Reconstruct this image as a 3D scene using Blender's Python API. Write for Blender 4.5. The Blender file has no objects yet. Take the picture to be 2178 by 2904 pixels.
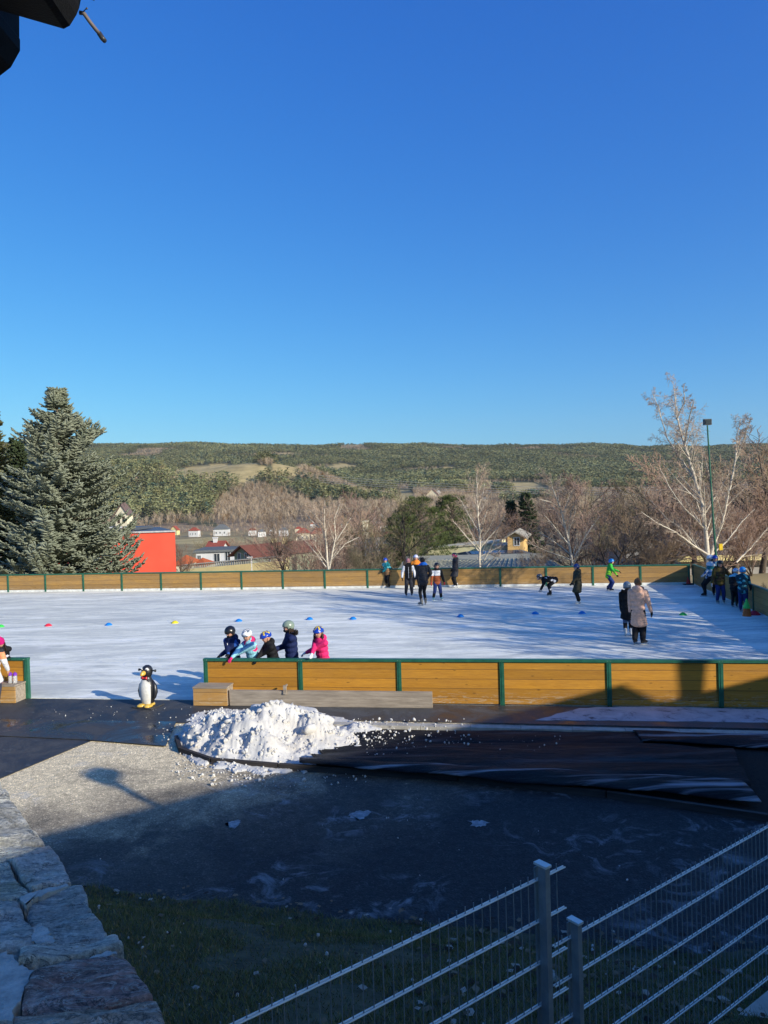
SKY_SAT=1.15; SKY_STR=.108; SUN_STR=4.6; EXPO=.35; HAZE=.00005
import bpy, bmesh, math, random
import numpy as np
from mathutils import Vector, Matrix, noise, Euler
random.seed(7); np.random.seed(7)
SC=bpy.context.scene; COL=SC.collection
R=math.radians
V=Vector
# ------------------------------------------------------------------ camera model (solved from the rink geometry)
FPX=2130.4; PITCH=-0.0164; ROLL=-0.0293; HC=4.036
def ray(px,py):
    a=px-1089;b=py-1452
    cr,sr=math.cos(ROLL),math.sin(ROLL)
    u=a*cr+b*sr; v=-a*sr+b*cr
    dx,dz=u/FPX,-v/FPX
    cp,sp=math.cos(PITCH),math.sin(PITCH)
    return V((dx,cp-dz*sp,sp+dz*cp))
def G(px,py,z=0.0):
    d=ray(px,py); t=(z-HC)/d.z
    return V((0,0,HC))+d*t
def PY(px,py,y):
    d=ray(px,py); return V((0,0,HC))+d*(y/d.y)
# ------------------------------------------------------------------ naming and linking
def tag(o,label=None,cat=None,group=None,kind=None):
    if label: o['label']=label
    if cat: o['category']=cat
    if group: o['group']=group
    if kind: o['kind']=kind
    return o
def link(o,parent=None):
    COL.objects.link(o)
    if parent is not None: o.parent=parent
    return o
def empty(name,loc=(0,0,0),rz=0.0,**k):
    o=bpy.data.objects.new(name,None); o.empty_display_size=.2
    link(o); o.location=loc; o.rotation_euler=(0,0,rz)
    return tag(o,**k)
def copy_tree(o,parent=None):
    c=o.copy(); COL.objects.link(c)
    if parent is not None: c.parent=parent
    for ch in list(o.children): copy_tree(ch,c)
    return c
class MB:
    def __init__(s): s.v=[]; s.f=[]; s.m=[]
    def add(s,vs,fs,mi=0):
        n=len(s.v); s.v.extend([tuple(x) for x in vs]); s.f.extend([tuple(i+n for i in f) for f in fs]); s.m.extend([mi]*len(fs)); return s
    def box(s,lo,hi,mi=0,M=None):
        x0,y0,z0=lo;x1,y1,z1=hi
        vs=[V(p) for p in ((x0,y0,z0),(x1,y0,z0),(x1,y1,z0),(x0,y1,z0),(x0,y0,z1),(x1,y0,z1),(x1,y1,z1),(x0,y1,z1))]
        if M is not None: vs=[M@p for p in vs]
        return s.add(vs,[(0,3,2,1),(4,5,6,7),(0,1,5,4),(1,2,6,5),(2,3,7,6),(3,0,4,7)],mi)
    def prism(s,poly,z0,z1,mi=0,M=None):
        n=len(poly); vs=[V((p[0],p[1],z0)) for p in poly]+[V((p[0],p[1],z1)) for p in poly]
        if M is not None: vs=[M@p for p in vs]
        fs=[tuple(range(n))[::-1],tuple(range(n,2*n))]+[(i,(i+1)%n,n+(i+1)%n,n+i) for i in range(n)]
        return s.add(vs,fs,mi)
    def tube(s,pts,rad,n=6,mi=0,cap=True):
        pts=[V(p) for p in pts]; m=len(pts)
        if not hasattr(rad,'__len__'): rad=[rad]*m
        vs=[];fs=[]; prev=None
        for i,p in enumerate(pts):
            t=(pts[min(i+1,m-1)]-pts[max(i-1,0)])
            if t.length<1e-9: t=V((0,0,1))
            t.normalize()
            a=prev if prev is not None else (V((1,0,0)) if abs(t.x)<.8 else V((0,1,0)))
            a=a-t*a.dot(t)
            if a.length<1e-6: a=t.orthogonal()
            a.normalize(); prev=a; b=t.cross(a)
            for k in range(n):
                th=2*math.pi*k/n; vs.append(p+(a*math.cos(th)+b*math.sin(th))*rad[i])
        for i in range(m-1):
            for k in range(n):
                k2=(k+1)%n; fs.append((i*n+k,i*n+k2,(i+1)*n+k2,(i+1)*n+k))
        if cap: fs.append(tuple(range(n))[::-1]); fs.append(tuple((m-1)*n+k for k in range(n)))
        return s.add(vs,fs,mi)
    def ell(s,c,r,M=None,nu=12,nv=8,mi=0):
        c=V(c); vs=[V((0,0,-1))];fs=[]
        for j in range(1,nv):
            ph=-math.pi/2+math.pi*j/nv
            for i in range(nu):
                th=2*math.pi*i/nu; vs.append(V((math.cos(ph)*math.cos(th),math.cos(ph)*math.sin(th),math.sin(ph))))
        vs.append(V((0,0,1)))
        for i in range(nu):
            fs.append((0,1+(i+1)%nu,1+i))
        for j in range(nv-2):
            for i in range(nu):
                a=1+j*nu+i;b=1+j*nu+(i+1)%nu; fs.append((a,b,b+nu,a+nu))
        t=len(vs)-1
        for i in range(nu): fs.append((t,1+(nv-2)*nu+i,1+(nv-2)*nu+(i+1)%nu))
        out=[]
        for p in vs:
            p=V((p.x*r[0],p.y*r[1],p.z*r[2]))
            if M is not None: p=M@p
            out.append(c+p)
        return s.add(out,fs,mi)
    def cap(s,a,b,ra,rb,n=10,flat=1.0,side=None):
        # tapered capsule with round ends
        a=V(a);b=V(b);t=b-a;L=t.length
        if L<1e-6: return s.ell(a,(ra,ra,ra))
        t.normalize(); pts=[];rs=[]
        for q in (-1,-.8,-.45,0): pts.append(a+t*ra*q); rs.append(ra*math.sqrt(max(0.0004,1-q*q)))
        for q in (0,.45,.8,1): pts.append(b+t*rb*q); rs.append(rb*math.sqrt(max(0.0004,1-q*q)))
        return s.tube(pts,rs,n)
    def build(s,name,mats,parent=None,smooth=False,**k):
        me=bpy.data.meshes.new(name); me.from_pydata(s.v,[],s.f)
        if not isinstance(mats,(list,tuple)): mats=[mats]
        for m in mats: me.materials.append(m)
        if len(mats)>1: me.polygons.foreach_set('material_index',s.m)
        if smooth: me.polygons.foreach_set('use_smooth',[True]*len(me.polygons))
        me.update(); o=bpy.data.objects.new(name,me); link(o,parent); return tag(o,**k)
def np_mesh(name,verts,faces,mat,parent=None,col=None,smooth=False,**k):
    """verts (N,3) float, faces (M,k) int with k = 3 or 4, col optional (N,3) stored as attribute 'tint'"""
    me=bpy.data.meshes.new(name); nv=len(verts); nf=len(faces); q=faces.shape[1]
    me.vertices.add(nv); me.vertices.foreach_set('co',verts.astype(np.float32).ravel())
    me.loops.add(nf*q); me.loops.foreach_set('vertex_index',faces.astype(np.int32).ravel())
    me.polygons.add(nf); me.polygons.foreach_set('loop_start',np.arange(0,nf*q,q,dtype=np.int32))
    try: me.polygons.foreach_set('loop_total',np.full(nf,q,dtype=np.int32))
    except Exception: pass
    if smooth: me.polygons.foreach_set('use_smooth',np.ones(nf,dtype=bool))
    me.update(calc_edges=True)
    if col is not None:
        a=me.color_attributes.new('tint','FLOAT_COLOR','POINT'); c4=np.ones((nv,4),dtype=np.float32); c4[:,:3]=col
        a.data.foreach_set('color',c4.ravel())
    me.materials.append(mat); o=bpy.data.objects.new(name,me); link(o,parent); return tag(o,**k)
# ------------------------------------------------------------------ materials
class NT:
    def __init__(s,name):
        s.m=bpy.data.materials.new(name); s.m.use_nodes=True; s.t=s.m.node_tree; s.b=s.t.nodes['Principled BSDF']; s.co=None
    def n(s,ty,**k):
        nd=s.t.nodes.new(ty)
        for a,b in k.items():
            if a.startswith('i_'):
                nd.inputs[a[2:].replace('_',' ')].default_value=b
            else: setattr(nd,a,b)
        return nd
    def l(s,a,b): s.t.links.new(a,b)
    def coord(s,scale=(1,1,1),rot=(0,0,0),kind='Object'):
        tc=s.n('ShaderNodeTexCoord'); mp=s.n('ShaderNodeMapping'); mp.inputs['Scale'].default_value=scale; mp.inputs['Rotation'].default_value=rot
        s.l(tc.outputs[kind],mp.inputs[0]); return mp.outputs[0]
    def noise(s,vec,scale=5,detail=4,rough=.6,dist=0):
        nd=s.n('ShaderNodeTexNoise'); nd.inputs['Scale'].default_value=scale; nd.inputs['Detail'].default_value=detail
        nd.inputs['Roughness'].default_value=rough; nd.inputs['Distortion'].default_value=dist; s.l(vec,nd.inputs['Vector']); return nd.outputs['Fac']
    def ramp(s,fac,stops):
        nd=s.n('ShaderNodeValToRGB'); e=nd.color_ramp.elements
        while len(e)<len(stops): e.new(.5)
        for i,(p,c) in enumerate(stops):
            e[i].position=p
            c=(c,c,c) if not hasattr(c,'__len__') else c
            e[i].color=(*c[:3],1)
        s.l(fac,nd.inputs[0]); return nd.outputs['Color']
    def mix(s,fac,a,b,mode='MIX'):
        nd=s.n('ShaderNodeMix',data_type='RGBA',blend_type=mode)
        for sock,val in ((nd.inputs['Factor'],fac),(nd.inputs['A'],a),(nd.inputs['B'],b)):
            if hasattr(val,'default_value'): s.l(val,sock)
            else: sock.default_value=val if not hasattr(val,'__len__') else (*val[:3],1)
        return nd.outputs['Result']
    def math(s,op,a,b=None,c=None):
        nd=s.n('ShaderNodeMath',operation=op)
        for i,val in enumerate((a,b,c)):
            if val is None: continue
            if hasattr(val,'default_value'): s.l(val,nd.inputs[i])
            else: nd.inputs[i].default_value=val
        return nd.outputs[0]
    def bump(s,h,strength=.3,dist=.02):
        nd=s.n('ShaderNodeBump'); nd.inputs['Strength'].default_value=strength; nd.inputs['Distance'].default_value=dist
        s.l(h,nd.inputs['Height']); s.l(nd.outputs[0],s.b.inputs['Normal'])
    def base(s,c):
        if hasattr(c,'default_value'): s.l(c,s.b.inputs['Base Color'])
        else: s.b.inputs['Base Color'].default_value=(*c,1)
    def set(s,rough=.6,spec=.5,metal=0):
        if hasattr(rough,'default_value'): s.l(rough,s.b.inputs['Roughness'])
        else: s.b.inputs['Roughness'].default_value=rough
        s.b.inputs['Specular IOR Level'].default_value=spec; s.b.inputs['Metallic'].default_value=metal; return s.m
MATS={}
def pm(name,c,c2=None,scale=6,rough=.7,bump=.15,dist=.01,spec=.3,metal=0,stretch=(1,1,1),lo=.35,hi=.65):
    """plain procedural surface: two shades mottled by noise, fine bump"""
    if name in MATS: return MATS[name]
    if c2 is None: c2=tuple(x*.72 for x in c)
    t=NT(name); v=t.coord(stretch); n=t.noise(v,scale,5,.65)
    t.base(t.ramp(n,[(lo,c2),(hi,c)]))
    if bump: t.bump(t.noise(v,scale*3,3),bump,dist)
    MATS[name]=t.set(rough,spec,metal); return MATS[name]
def tint_mat(name,scale=8,amt=.35,rough=.9,spec=.15,trans=0.0):
    t=NT(name); a=t.n('ShaderNodeAttribute',attribute_name='tint'); v=t.coord(); n=t.noise(v,scale,3)
    t.base(t.mix(1.0,a.outputs['Color'],t.ramp(n,[(.3,1-amt),(.7,1+amt*.4)]),'MULTIPLY')); return t.set(rough,spec)
# ------------------------------------------------------------------ camera, world, sun
cam=bpy.data.cameras.new('camera'); camo=bpy.data.objects.new('camera',cam); COL.objects.link(camo)
cam.sensor_fit='VERTICAL'; cam.sensor_height=36; cam.sensor_width=27; cam.lens=FPX/2904*36
cam.clip_start=.05; cam.clip_end=12000
sp_,cp_=math.sin(PITCH),math.cos(PITCH); cr_,sr_=math.cos(ROLL),math.sin(ROLL)
U_=V((0,-sp_,cp_)); F_=V((0,cp_,sp_)); X_=V((1,0,0)); r_=X_*cr_+U_*sr_; u_=U_*cr_-X_*sr_; b_=-F_
camo.matrix_world=Matrix(((r_.x,u_.x,b_.x,0),(r_.y,u_.y,b_.y,0),(r_.z,u_.z,b_.z,HC),(0,0,0,1)))
SC.camera=camo
AZ=R(-41); EL=R(21)
SD=V((math.cos(AZ)*math.cos(EL),math.sin(AZ)*math.cos(EL),math.sin(EL)))
w=bpy.data.worlds.new('World'); SC.world=w; w.use_nodes=True; nt=w.node_tree
bg=nt.nodes['Background']; sky=nt.nodes.new('ShaderNodeTexSky'); sky.sky_type='NISHITA'; sky.sun_disc=False
sky.sun_elevation=EL; sky.sun_rotation=math.atan2(SD.x,SD.y)
sky.altitude=600; sky.air_density=1.0; sky.dust_density=1.7; sky.ozone_density=3.0
hs=nt.nodes.new('ShaderNodeHueSaturation'); hs.inputs['Saturation'].default_value=SKY_SAT; hs.inputs['Hue'].default_value=.5
nt.links.new(sky.outputs[0],hs.inputs['Color'])
sep=nt.nodes.new('ShaderNodeSeparateColor'); cmb=nt.nodes.new('ShaderNodeCombineColor'); nt.links.new(hs.outputs[0],sep.inputs[0])
for i_,(gain,pw) in enumerate(((.475,1.27),(1.0,1.0),(2.66,.54))):   # deeper blue of a clear winter sky
    p1=nt.nodes.new('ShaderNodeMath'); p1.operation='POWER'; p1.inputs[1].default_value=pw; nt.links.new(sep.outputs[i_],p1.inputs[0])
    p2=nt.nodes.new('ShaderNodeMath'); p2.operation='MULTIPLY'; p2.inputs[1].default_value=gain; nt.links.new(p1.outputs[0],p2.inputs[0]); nt.links.new(p2.outputs[0],cmb.inputs[i_])
nt.links.new(cmb.outputs[0],bg.inputs[0]); bg.inputs[1].default_value=SKY_STR
sl=bpy.data.lights.new('sun','SUN'); sl.energy=SUN_STR; sl.angle=R(.32); sl.color=(1,.94,.82)
so=bpy.data.objects.new('sun',sl); COL.objects.link(so); so.rotation_euler=SD.to_track_quat('Z','Y').to_euler(); so.location=(20,-15,20)
SC.view_settings.view_transform='Standard'; SC.view_settings.look='None'; SC.view_settings.exposure=EXPO; SC.view_settings.gamma=1
SC.render.engine='CYCLES'
# ------------------------------------------------------------------ terrain
def sm(a,b,x): t=np.clip((x-a)/(b-a),0,1); return t*t*(3-2*t)
_dy=[-5000,40,42,46,60,90,200,450,700,1000,1400,1800,2200,2600,5000]
_dz=[-.08,-.08,-.12,-1.2,-4,-6.5,-9,-12,-2,14,54,109,158,146,0]
def fnoise(x,y):
    return (np.sin(x*.011+1.3)*np.cos(y*.009)+.5*np.sin(x*.027+y*.019)+.3*np.sin(x*.051-y*.043+2))
def T(x,y):
    x=np.asarray(x,float); y=np.asarray(y,float)
    z=np.interp(y,_dy,_dz)
    u=x/np.maximum(y,200)
    far=sm(600,2200,y)
    z=z+far*(-.42*u*165)+ far*fnoise(x,y)*3.5
    # wooded spur on the left and small knob in front of the meadows
    z=z+38*np.exp(-((x+300)/260)**2-((y-820)/170)**2)*sm(420,620,y)
    z=z+20*np.exp(-((x+118)/70)**2-((y-790)/100)**2)
    # side valley in the middle
    z=z-9*np.exp(-((u+.02)/.045)**2)*sm(600,900,y)*(1-sm(1300,1700,y))
    # drop beside the rink on the right
    z=z-1.6*sm(14.5,19,x)*sm(10,16,y)*(1-sm(40,46,y))
    return z
def hit(px,py):
    """where the line of sight through a pixel of the photograph meets the terrain"""
    d=ray(px,py); t=60.0
    while t<4000:
        p=V((0,0,HC))+d*t
        if p.z<float(T(p.x,p.y)): return p
        t*=1.004
    return V((0,0,HC))+d*2200
def inpoly(x,y,poly):
    inside=np.zeros(np.shape(x),bool); n=len(poly)
    for i in range(n):
        x0,y0=poly[i]; x1,y1=poly[(i+1)%n]
        c=((y0>y)!=(y1>y))&(x<(x1-x0)*(y-y0)/((y1-y0) if y1!=y0 else 1e-9)+x0)
        inside^=c
    return inside
D2S=2178/1659
def wpoly(pts): return [tuple(hit(a*D2S,b*D2S)[:2]) for a,b in pts]
MEADOWS=[wpoly(p) for p in (
 [(345,1032),(380,1014),(440,1006),(500,1002),(560,1006),(585,1012),(640,1006),(700,1008),(690,1020),(640,1036),(560,1040),(520,1050),(470,1046),(410,1040)],
 [(700,1010),(740,1001),(785,1008),(750,1020),(700,1020)],[(940,1012),(975,1008),(1000,1013),(965,1018)],[(590,978),(640,975),(660,980),(610,983)],
 [(1105,1042),(1150,1042),(1190,1056),(1185,1082),(1110,1078)],
 [(850,1058),(887,1060),(899,1090),(858,1104)],
 [(1230,1068),(1300,1072),(1325,1090),(1250,1100)],[(1000,1068),(1060,1062),(1075,1078),(1010,1086)],
 [(780,1135),(830,1128),(840,1136),(800,1145)],
 [(378,1166),(470,1160),(640,1162),(640,1172),(378,1176)])]
BROWN=[wpoly(p) for p in (
 [(470,1135),(455,1105),(480,1080),(520,1055),(560,1052),(610,1062),(660,1085),(690,1110),(760,1120),(760,1160),(640,1160),(470,1160)],
 [(900,1064),(960,1055),(1060,1050),(1130,1045),(1190,1062),(1300,1066),(1440,1060),(1659,1050),(1659,1150),(760,1165),(830,1120),(850,1095)],
 [(230,1140),(380,1128),(480,1140),(480,1175),(230,1175)],
 [(420,1030),(500,1028),(560,1038),(540,1050),(430,1046)],
 [(1240,1018),(1300,1014),(1345,1018),(1330,1028),(1250,1027)])]
rs=np.concatenate([[0.5],np.geomspace(3,38,20),np.geomspace(40,6500,230)])
an=np.concatenate([np.linspace(-180,-46,30)[:-1],np.linspace(-46,46,420),np.linspace(46,180,30)[1:]])
Rr,Aa=np.meshgrid(rs,np.radians(an),indexing='ij'); TX=Rr*np.sin(Aa); TY=Rr*np.cos(Aa); TZ=T(TX,TY)
nr,na=TX.shape; vv=np.stack([TX.ravel(),TY.ravel(),TZ.ravel()],1)
ii,jj=np.meshgrid(np.arange(nr-1),np.arange(na-1),indexing='ij'); a_=(ii*na+jj).ravel()
ff=np.stack([a_,a_+1,a_+1+na,a_+na],1)[:,::-1]
mm=np.zeros(len(vv)); 
for p in MEADOWS: mm=np.maximum(mm,inpoly(vv[:,0],vv[:,1],p))
bm_=np.zeros(len(vv))
for p in BROWN: bm_=np.maximum(bm_,inpoly(vv[:,0],vv[:,1],p))
colr=np.where(mm[:,None]>0,np.array([[.46,.36,.17]]),np.where(bm_[:,None]>0,np.array([[.30,.22,.14]]),np.array([[.13,.13,.075]])))
near=vv[:,1]<450; colr[near&(mm==0)]=np.array([.32,.25,.13])
tm=tint_mat('winter_ground',.09,.3)
ter=np_mesh('terrain',vv,ff,tm,col=colr,smooth=True,kind='structure')
# ------------------------------------------------------------------ rink frame
TH=R(-8.68); BD=V((math.cos(TH),math.sin(TH),0)); BN=V((-BD.y,BD.x,0))
N0=V((-3.743,15.375,0)); F0=V((-18.63,37.02,0)); BH=.89
def onl(o,s,q=0,z=0): p=o+BD*s+BN*q; return V((p.x,p.y,z))
CORNER=V((13.2,32.2,0)); S1=V((12.377,26.665,0)); S2=V((11.874,23.329,0))
# --- materials
def planks(name,ca,cb,stain,rough=.55,ph=.185,damp=.25):
    t=NT(name); v=t.coord(); sx=t.n('ShaderNodeSeparateXYZ'); t.l(v,sx.inputs[0])
    row=t.math('FLOOR',t.math('DIVIDE',t.math('ADD',sx.outputs['Z'],.055),ph)); colm=t.math('FLOOR',t.math('DIVIDE',sx.outputs['X'],2.0))
    cx=t.n('ShaderNodeCombineXYZ'); t.l(row,cx.inputs[0]); t.l(colm,cx.inputs[1])
    wn=t.n('ShaderNodeTexWhiteNoise'); t.l(cx.outputs[0],wn.inputs[0])
    ofs=t.n('ShaderNodeVectorMath',operation='ADD'); t.l(v,ofs.inputs[0]); sc=t.n('ShaderNodeVectorMath',operation='SCALE'); t.l(wn.outputs['Color'],sc.inputs[0]); sc.inputs['Scale'].default_value=9; t.l(sc.outputs[0],ofs.inputs[1])
    mp=t.n('ShaderNodeMapping'); mp.inputs['Scale'].default_value=(.55,1,9); t.l(ofs.outputs[0],mp.inputs[0])
    g=t.noise(mp.outputs[0],3.2,7,.68,1.1)
    g2=t.noise(mp.outputs[0],14,4,.6)
    c=t.ramp(g,[(.28,cb),(.5,tuple((a+b)/2 for a,b in zip(ca,cb))),(.72,ca)])
    c=t.mix(.35,c,t.ramp(g2,[(.3,.55),(.7,1.25)]),'MULTIPLY')
    rowc=t.ramp(wn.outputs['Value'],[(0,.62),(.5,.95),(1,1.22)]); c=t.mix(.8,c,rowc,'MULTIPLY')
    # knots
    mk=t.n('ShaderNodeMapping'); mk.inputs['Scale'].default_value=(2.2,1,6.5); t.l(ofs.outputs[0],mk.inputs[0])
    vo=t.n('ShaderNodeTexVoronoi'); vo.inputs['Scale'].default_value=1.25; t.l(mk.outputs[0],vo.inputs['Vector'])
    k=t.ramp(vo.outputs['Distance'],[(.05,(.25,.25,.25)),(.12,(1,1,1))]); c=t.mix(.8,c,k,'MULTIPLY')
    # weather stain
    st=t.noise(t.coord((.8,1,3)),1.6,5,.7); c=t.mix(t.ramp(st,[(.42,damp),(.72,0)]),c,stain)
    zs=t.ramp(sx.outputs['Z'],[(.05,.8),(.30,0)]); sc_=t.noise(t.coord((1.2,1,9)),3.5,7,.75,1.0)
    c=t.mix(t.math('MULTIPLY',zs,t.ramp(sc_,[(.52,0),(.60,1)])),c,(.50,.42,.30))
    fr=t.math('FRACT',t.math('DIVIDE',t.math('ADD',sx.outputs['Z'],.055),ph)); gap=t.math('LESS_THAN',fr,.04)
    c=t.mix(gap,c,(.05,.03,.015)); t.base(c)
    t.bump(t.math('SUBTRACT',g2,t.math('MULTIPLY',gap,3)),.35,.006); return t.set(rough,.3)
M_nearwood=planks('varnished_planks',(.60,.285,.030),(.40,.17,.016),(.34,.17,.045),damp=.3)
M_farwood=planks('weathered_planks',(.52,.29,.075),(.25,.13,.030),(.24,.16,.085),damp=.5,ph=.2)
M_green=pm('green_painted_steel',(.022,.13,.075),(.013,.085,.05),scale=9,rough=.42,bump=.05,spec=.5)
M_kick=pm('white_kick_plate',(.72,.72,.68),(.5,.5,.47),scale=5,rough=.5)
def icemat():
    t=NT('rink_ice'); v=t.coord((1,1,1),(0,0,-TH))
    a=t.noise(t.coord((.35,2.6,1),(0,0,-TH)),1.5,9,.78,1.3)
    b=t.noise(t.coord((.8,7,1),(0,0,-TH+.12)),2.2,6,.7,1.5)
    c=t.noise(t.coord((1.2,9,1),(0,0,-TH-.35)),1.6,5,.7,2.5)
    big=t.noise(t.coord((.5,1.6,1),(0,0,-TH)),.5,7,.75,1.6)
    col=t.ramp(a,[(.38,(.58,.575,.49)),(.5,(.77,.76,.64)),(.61,(.94,.92,.79))])
    col=t.mix(t.ramp(b,[(.53,0),(.62,.9)]),col,(.95,.93,.82))
    col=t.mix(t.ramp(c,[(.57,0),(.62,.7)]),col,(.95,.93,.82))
    col=t.mix(t.ramp(big,[(.38,.8),(.52,0)]),col,(.50,.505,.46)); col=t.mix(t.ramp(big,[(.54,0),(.64,.7)]),col,(.97,.95,.85))
    bg2=t.noise(t.coord((.10,.55,1),(0,0,-TH-.06)),1.6,6,.72,1.4); col=t.mix(t.ramp(bg2,[(.40,.6),(.50,0)]),col,(.54,.545,.50)); col=t.mix(t.ramp(bg2,[(.55,0),(.62,.6)]),col,(.97,.95,.86))
    v2=t.n('ShaderNodeTexVoronoi',feature='DISTANCE_TO_EDGE'); v2.inputs['Scale'].default_value=.55
    nz=t.n('ShaderNodeTexNoise'); nz.inputs['Scale'].default_value=1.3; t.l(v,nz.inputs['Vector'])
    ad=t.n('ShaderNodeVectorMath',operation='ADD'); t.l(v,ad.inputs[0]); t.l(nz.outputs['Color'],ad.inputs[1]); t.l(ad.outputs[0],v2.inputs['Vector'])
    col=t.mix(t.ramp(v2.outputs['Distance'],[(.0,.35),(.012,0)]),col,(.5,.56,.62))
    t.base(col); t.bump(t.math('ADD',a,b),.35,.012)
    return t.set(t.ramp(a,[(.35,.45),(.65,.75)]),.2)
M_ice=icemat()
def sheet(name,poly,z,m,thick=0.0,**k):
    b=MB()
    if thick: b.prism([(p[0],p[1]) for p in poly],z-thick,z)
    else: b.add([(p[0],p[1],z) for p in poly],[tuple(range(len(poly)))])
    o=b.build(name,m,**k)
    return o
NL=N0-BD*12
sheet('ice',[onl(N0,-30,.03)[:2],onl(N0,15.5,.03)[:2],S2[:2],S1[:2],CORNER[:2],onl(F0,-20)[:2]],.02,M_ice,.06,kind='structure')
# --- barriers
def barrier(name,o,dirv,n,w,label,wood,kick=.1,post_w=.085,side=-1,extra_posts=True,first=0.0,cat='barrier'):
    """straight run of timber panels in a green steel frame; side=-1 puts the frame face on local -y"""
    rz=math.atan2(dirv.y,dirv.x); e=empty(name,o,rz,label=label,cat=cat)
    L=n*w
    for i in range(n):
        x0=i*w+post_w/2;x1=(i+1)*w-post_w/2
        b=MB(); b.box((x0,-.02,kick),(x1,.02,BH-.05)); b.build('panel',wood,e)
        if kick>.03: b=MB(); b.box((x0,-.028,.02),(x1,.028,kick-.004)); b.build('kick_plate',M_kick,e)
    for i in range(n+1):
        b=MB(); x=i*w
        b.box((x-post_w/2,-.045,0.0),(x+post_w/2,.045,BH-.052))
        b.box((x-.012,-.052,.02),(x+.012,-.0455,BH-.06)); b.box((x-.012,.0455,.02),(x+.012,.052,BH-.06))
        b.build('post',M_green,e)
    b=MB(); b.box((-.045,-.055,BH-.05),(L+.045,.055,BH)); 
    r=b.build('top_rail',M_green,e)
    if kick<=.03:
        for i in range(n+1):
            for dx in (-.028,.028):
                if 0<=i*w+dx<=L: b=MB(); b.ell((i*w+dx,-.0555,BH-.027),(.007,.004,.007),nu=6,nv=4); b.build('bolt',pm('bolt_steel',(.3,.32,.3),rough=.4,metal=.6),r)
    return e
barrier('rink_barrier',N0,BD,8,2.0,'long ochre plank rink barrier with green steel frame behind the snow pile',M_nearwood,kick=.02)
barrier('rink_barrier',N0-BD*8.02,BD,2,2.0,'short ochre plank rink barrier on the left of the entrance gap',M_nearwood,kick=.02)
barrier('rink_barrier',F0-BD*4,BD,18,2.0,'far weathered plank rink barrier running along the back of the ice',M_farwood,kick=.12)
d1=(S1-CORNER); barrier('rink_barrier',CORNER+d1.normalized()*.06,d1.normalized(),3,(d1.length-.1)/3,'back stretch of side rink barrier between corner and kink, in shade',M_farwood,kick=.06)
d2=(S2-S1).normalized(); barrier('rink_barrier',S1+d2*.06,d2,5,2.0,'front stretch of side rink barrier running out of frame on the right',M_farwood,kick=.06)
# --- yard surfaces
def asphalt():
    t=NT('coarse_asphalt'); v=t.coord()
    vo=t.n('ShaderNodeTexVoronoi'); vo.inputs['Scale'].default_value=62; t.l(v,vo.inputs['Vector'])
    sp=t.n('ShaderNodeSeparateColor'); t.l(vo.outputs['Color'],sp.inputs[0])
    grain=t.ramp(sp.outputs[0],[(0,.6),(.55,.92),(.9,1.1),(1,1.9)])
    mottle=t.math('MULTIPLY_ADD',t.noise(v,.8,6,.66,.6),.45,.275)
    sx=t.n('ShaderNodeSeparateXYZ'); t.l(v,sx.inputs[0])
    # sunlit patch painted into the colour: pale and warm north-west, darker where shaded
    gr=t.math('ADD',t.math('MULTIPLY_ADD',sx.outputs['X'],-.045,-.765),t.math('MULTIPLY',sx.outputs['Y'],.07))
    f=t.math('ADD',mottle,gr)
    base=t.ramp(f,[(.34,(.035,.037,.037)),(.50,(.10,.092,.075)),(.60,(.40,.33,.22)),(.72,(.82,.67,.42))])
    fine=t.noise(v,9,5,.7); base=t.mix(.8,base,t.ramp(fine,[(.3,.6),(.7,1.35)]),'MULTIPLY')
    c=t.mix(.95,base,grain,'MULTIPLY')
    fr=t.noise(v,2.1,7,.7,1.5); m2=t.noise(v,.5,2,.5)
    c=t.mix(t.math('MULTIPLY',t.ramp(fr,[(.52,0),(.70,.5)]),t.ramp(m2,[(.47,0),(.56,1)])),c,(.45,.48,.5))
    t.base(c); t.bump(vo.outputs['Distance'],.9,.006); return t.set(.8,.25)
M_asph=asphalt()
GRASS_EDGE=[(-9,9.2),(-5,8.5),(-3.44,8.0),(-2.4,7.72),(-1.38,7.46),(-.63,7.24),(.03,7.12),(1.07,6.91),(1.9,6.65),(2.7,6.5),(3.4,6.55),(5,6.6),(9,6.5)]
def edge_y(x):
    for (a,b),(c,d) in zip(GRASS_EDGE,GRASS_EDGE[1:]):
        if a<=x<=c: return b+(d-b)*(x-a)/(c-a)
    return 9.2 if x<-9 else 6.5
poly=[(-16,16.5),(-16,9.0)]+[(a,b-.25) for a,b in GRASS_EDGE]+[(16,6.4),(16,12.0)]+[tuple(onl(N0,12,-.0)[:2])]
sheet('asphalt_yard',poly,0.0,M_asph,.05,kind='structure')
def rubber(name,wet=.35,tone=.02):
    t=NT(name); v=t.coord(); n=t.noise(v,1.3,6,.7,.8); n2=t.noise(v,40,3,.7)
    c=t.ramp(n,[(.4,(tone,tone*1.05,tone*1.15)),(.62,(tone*2.6,)*3)]); c=t.mix(.6,c,t.ramp(n2,[(.3,.6),(.7,1.5)]),'MULTIPLY')
    f=t.noise(t.coord((1,2.2,1),(0,0,.5)),3.4,8,.75,1.4); c=t.mix(t.ramp(f,[(.60,0),(.72,.35)]),c,(.5,.53,.56)); t.base(c)
    t.bump(n2,.25,.003); return t.set(t.ramp(n,[(.38,wet),(.6,.75)]),.5)
M_mat=rubber('wet_rubber_mat',.12); M_mat2=rubber('dry_rubber_mat',.5,.022)
def px_sheet(name,pts,z,m,thick,**k): return sheet(name,[tuple(G(a,b,z)[:2]) for a,b in pts],z,m,thick,**k)
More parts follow.
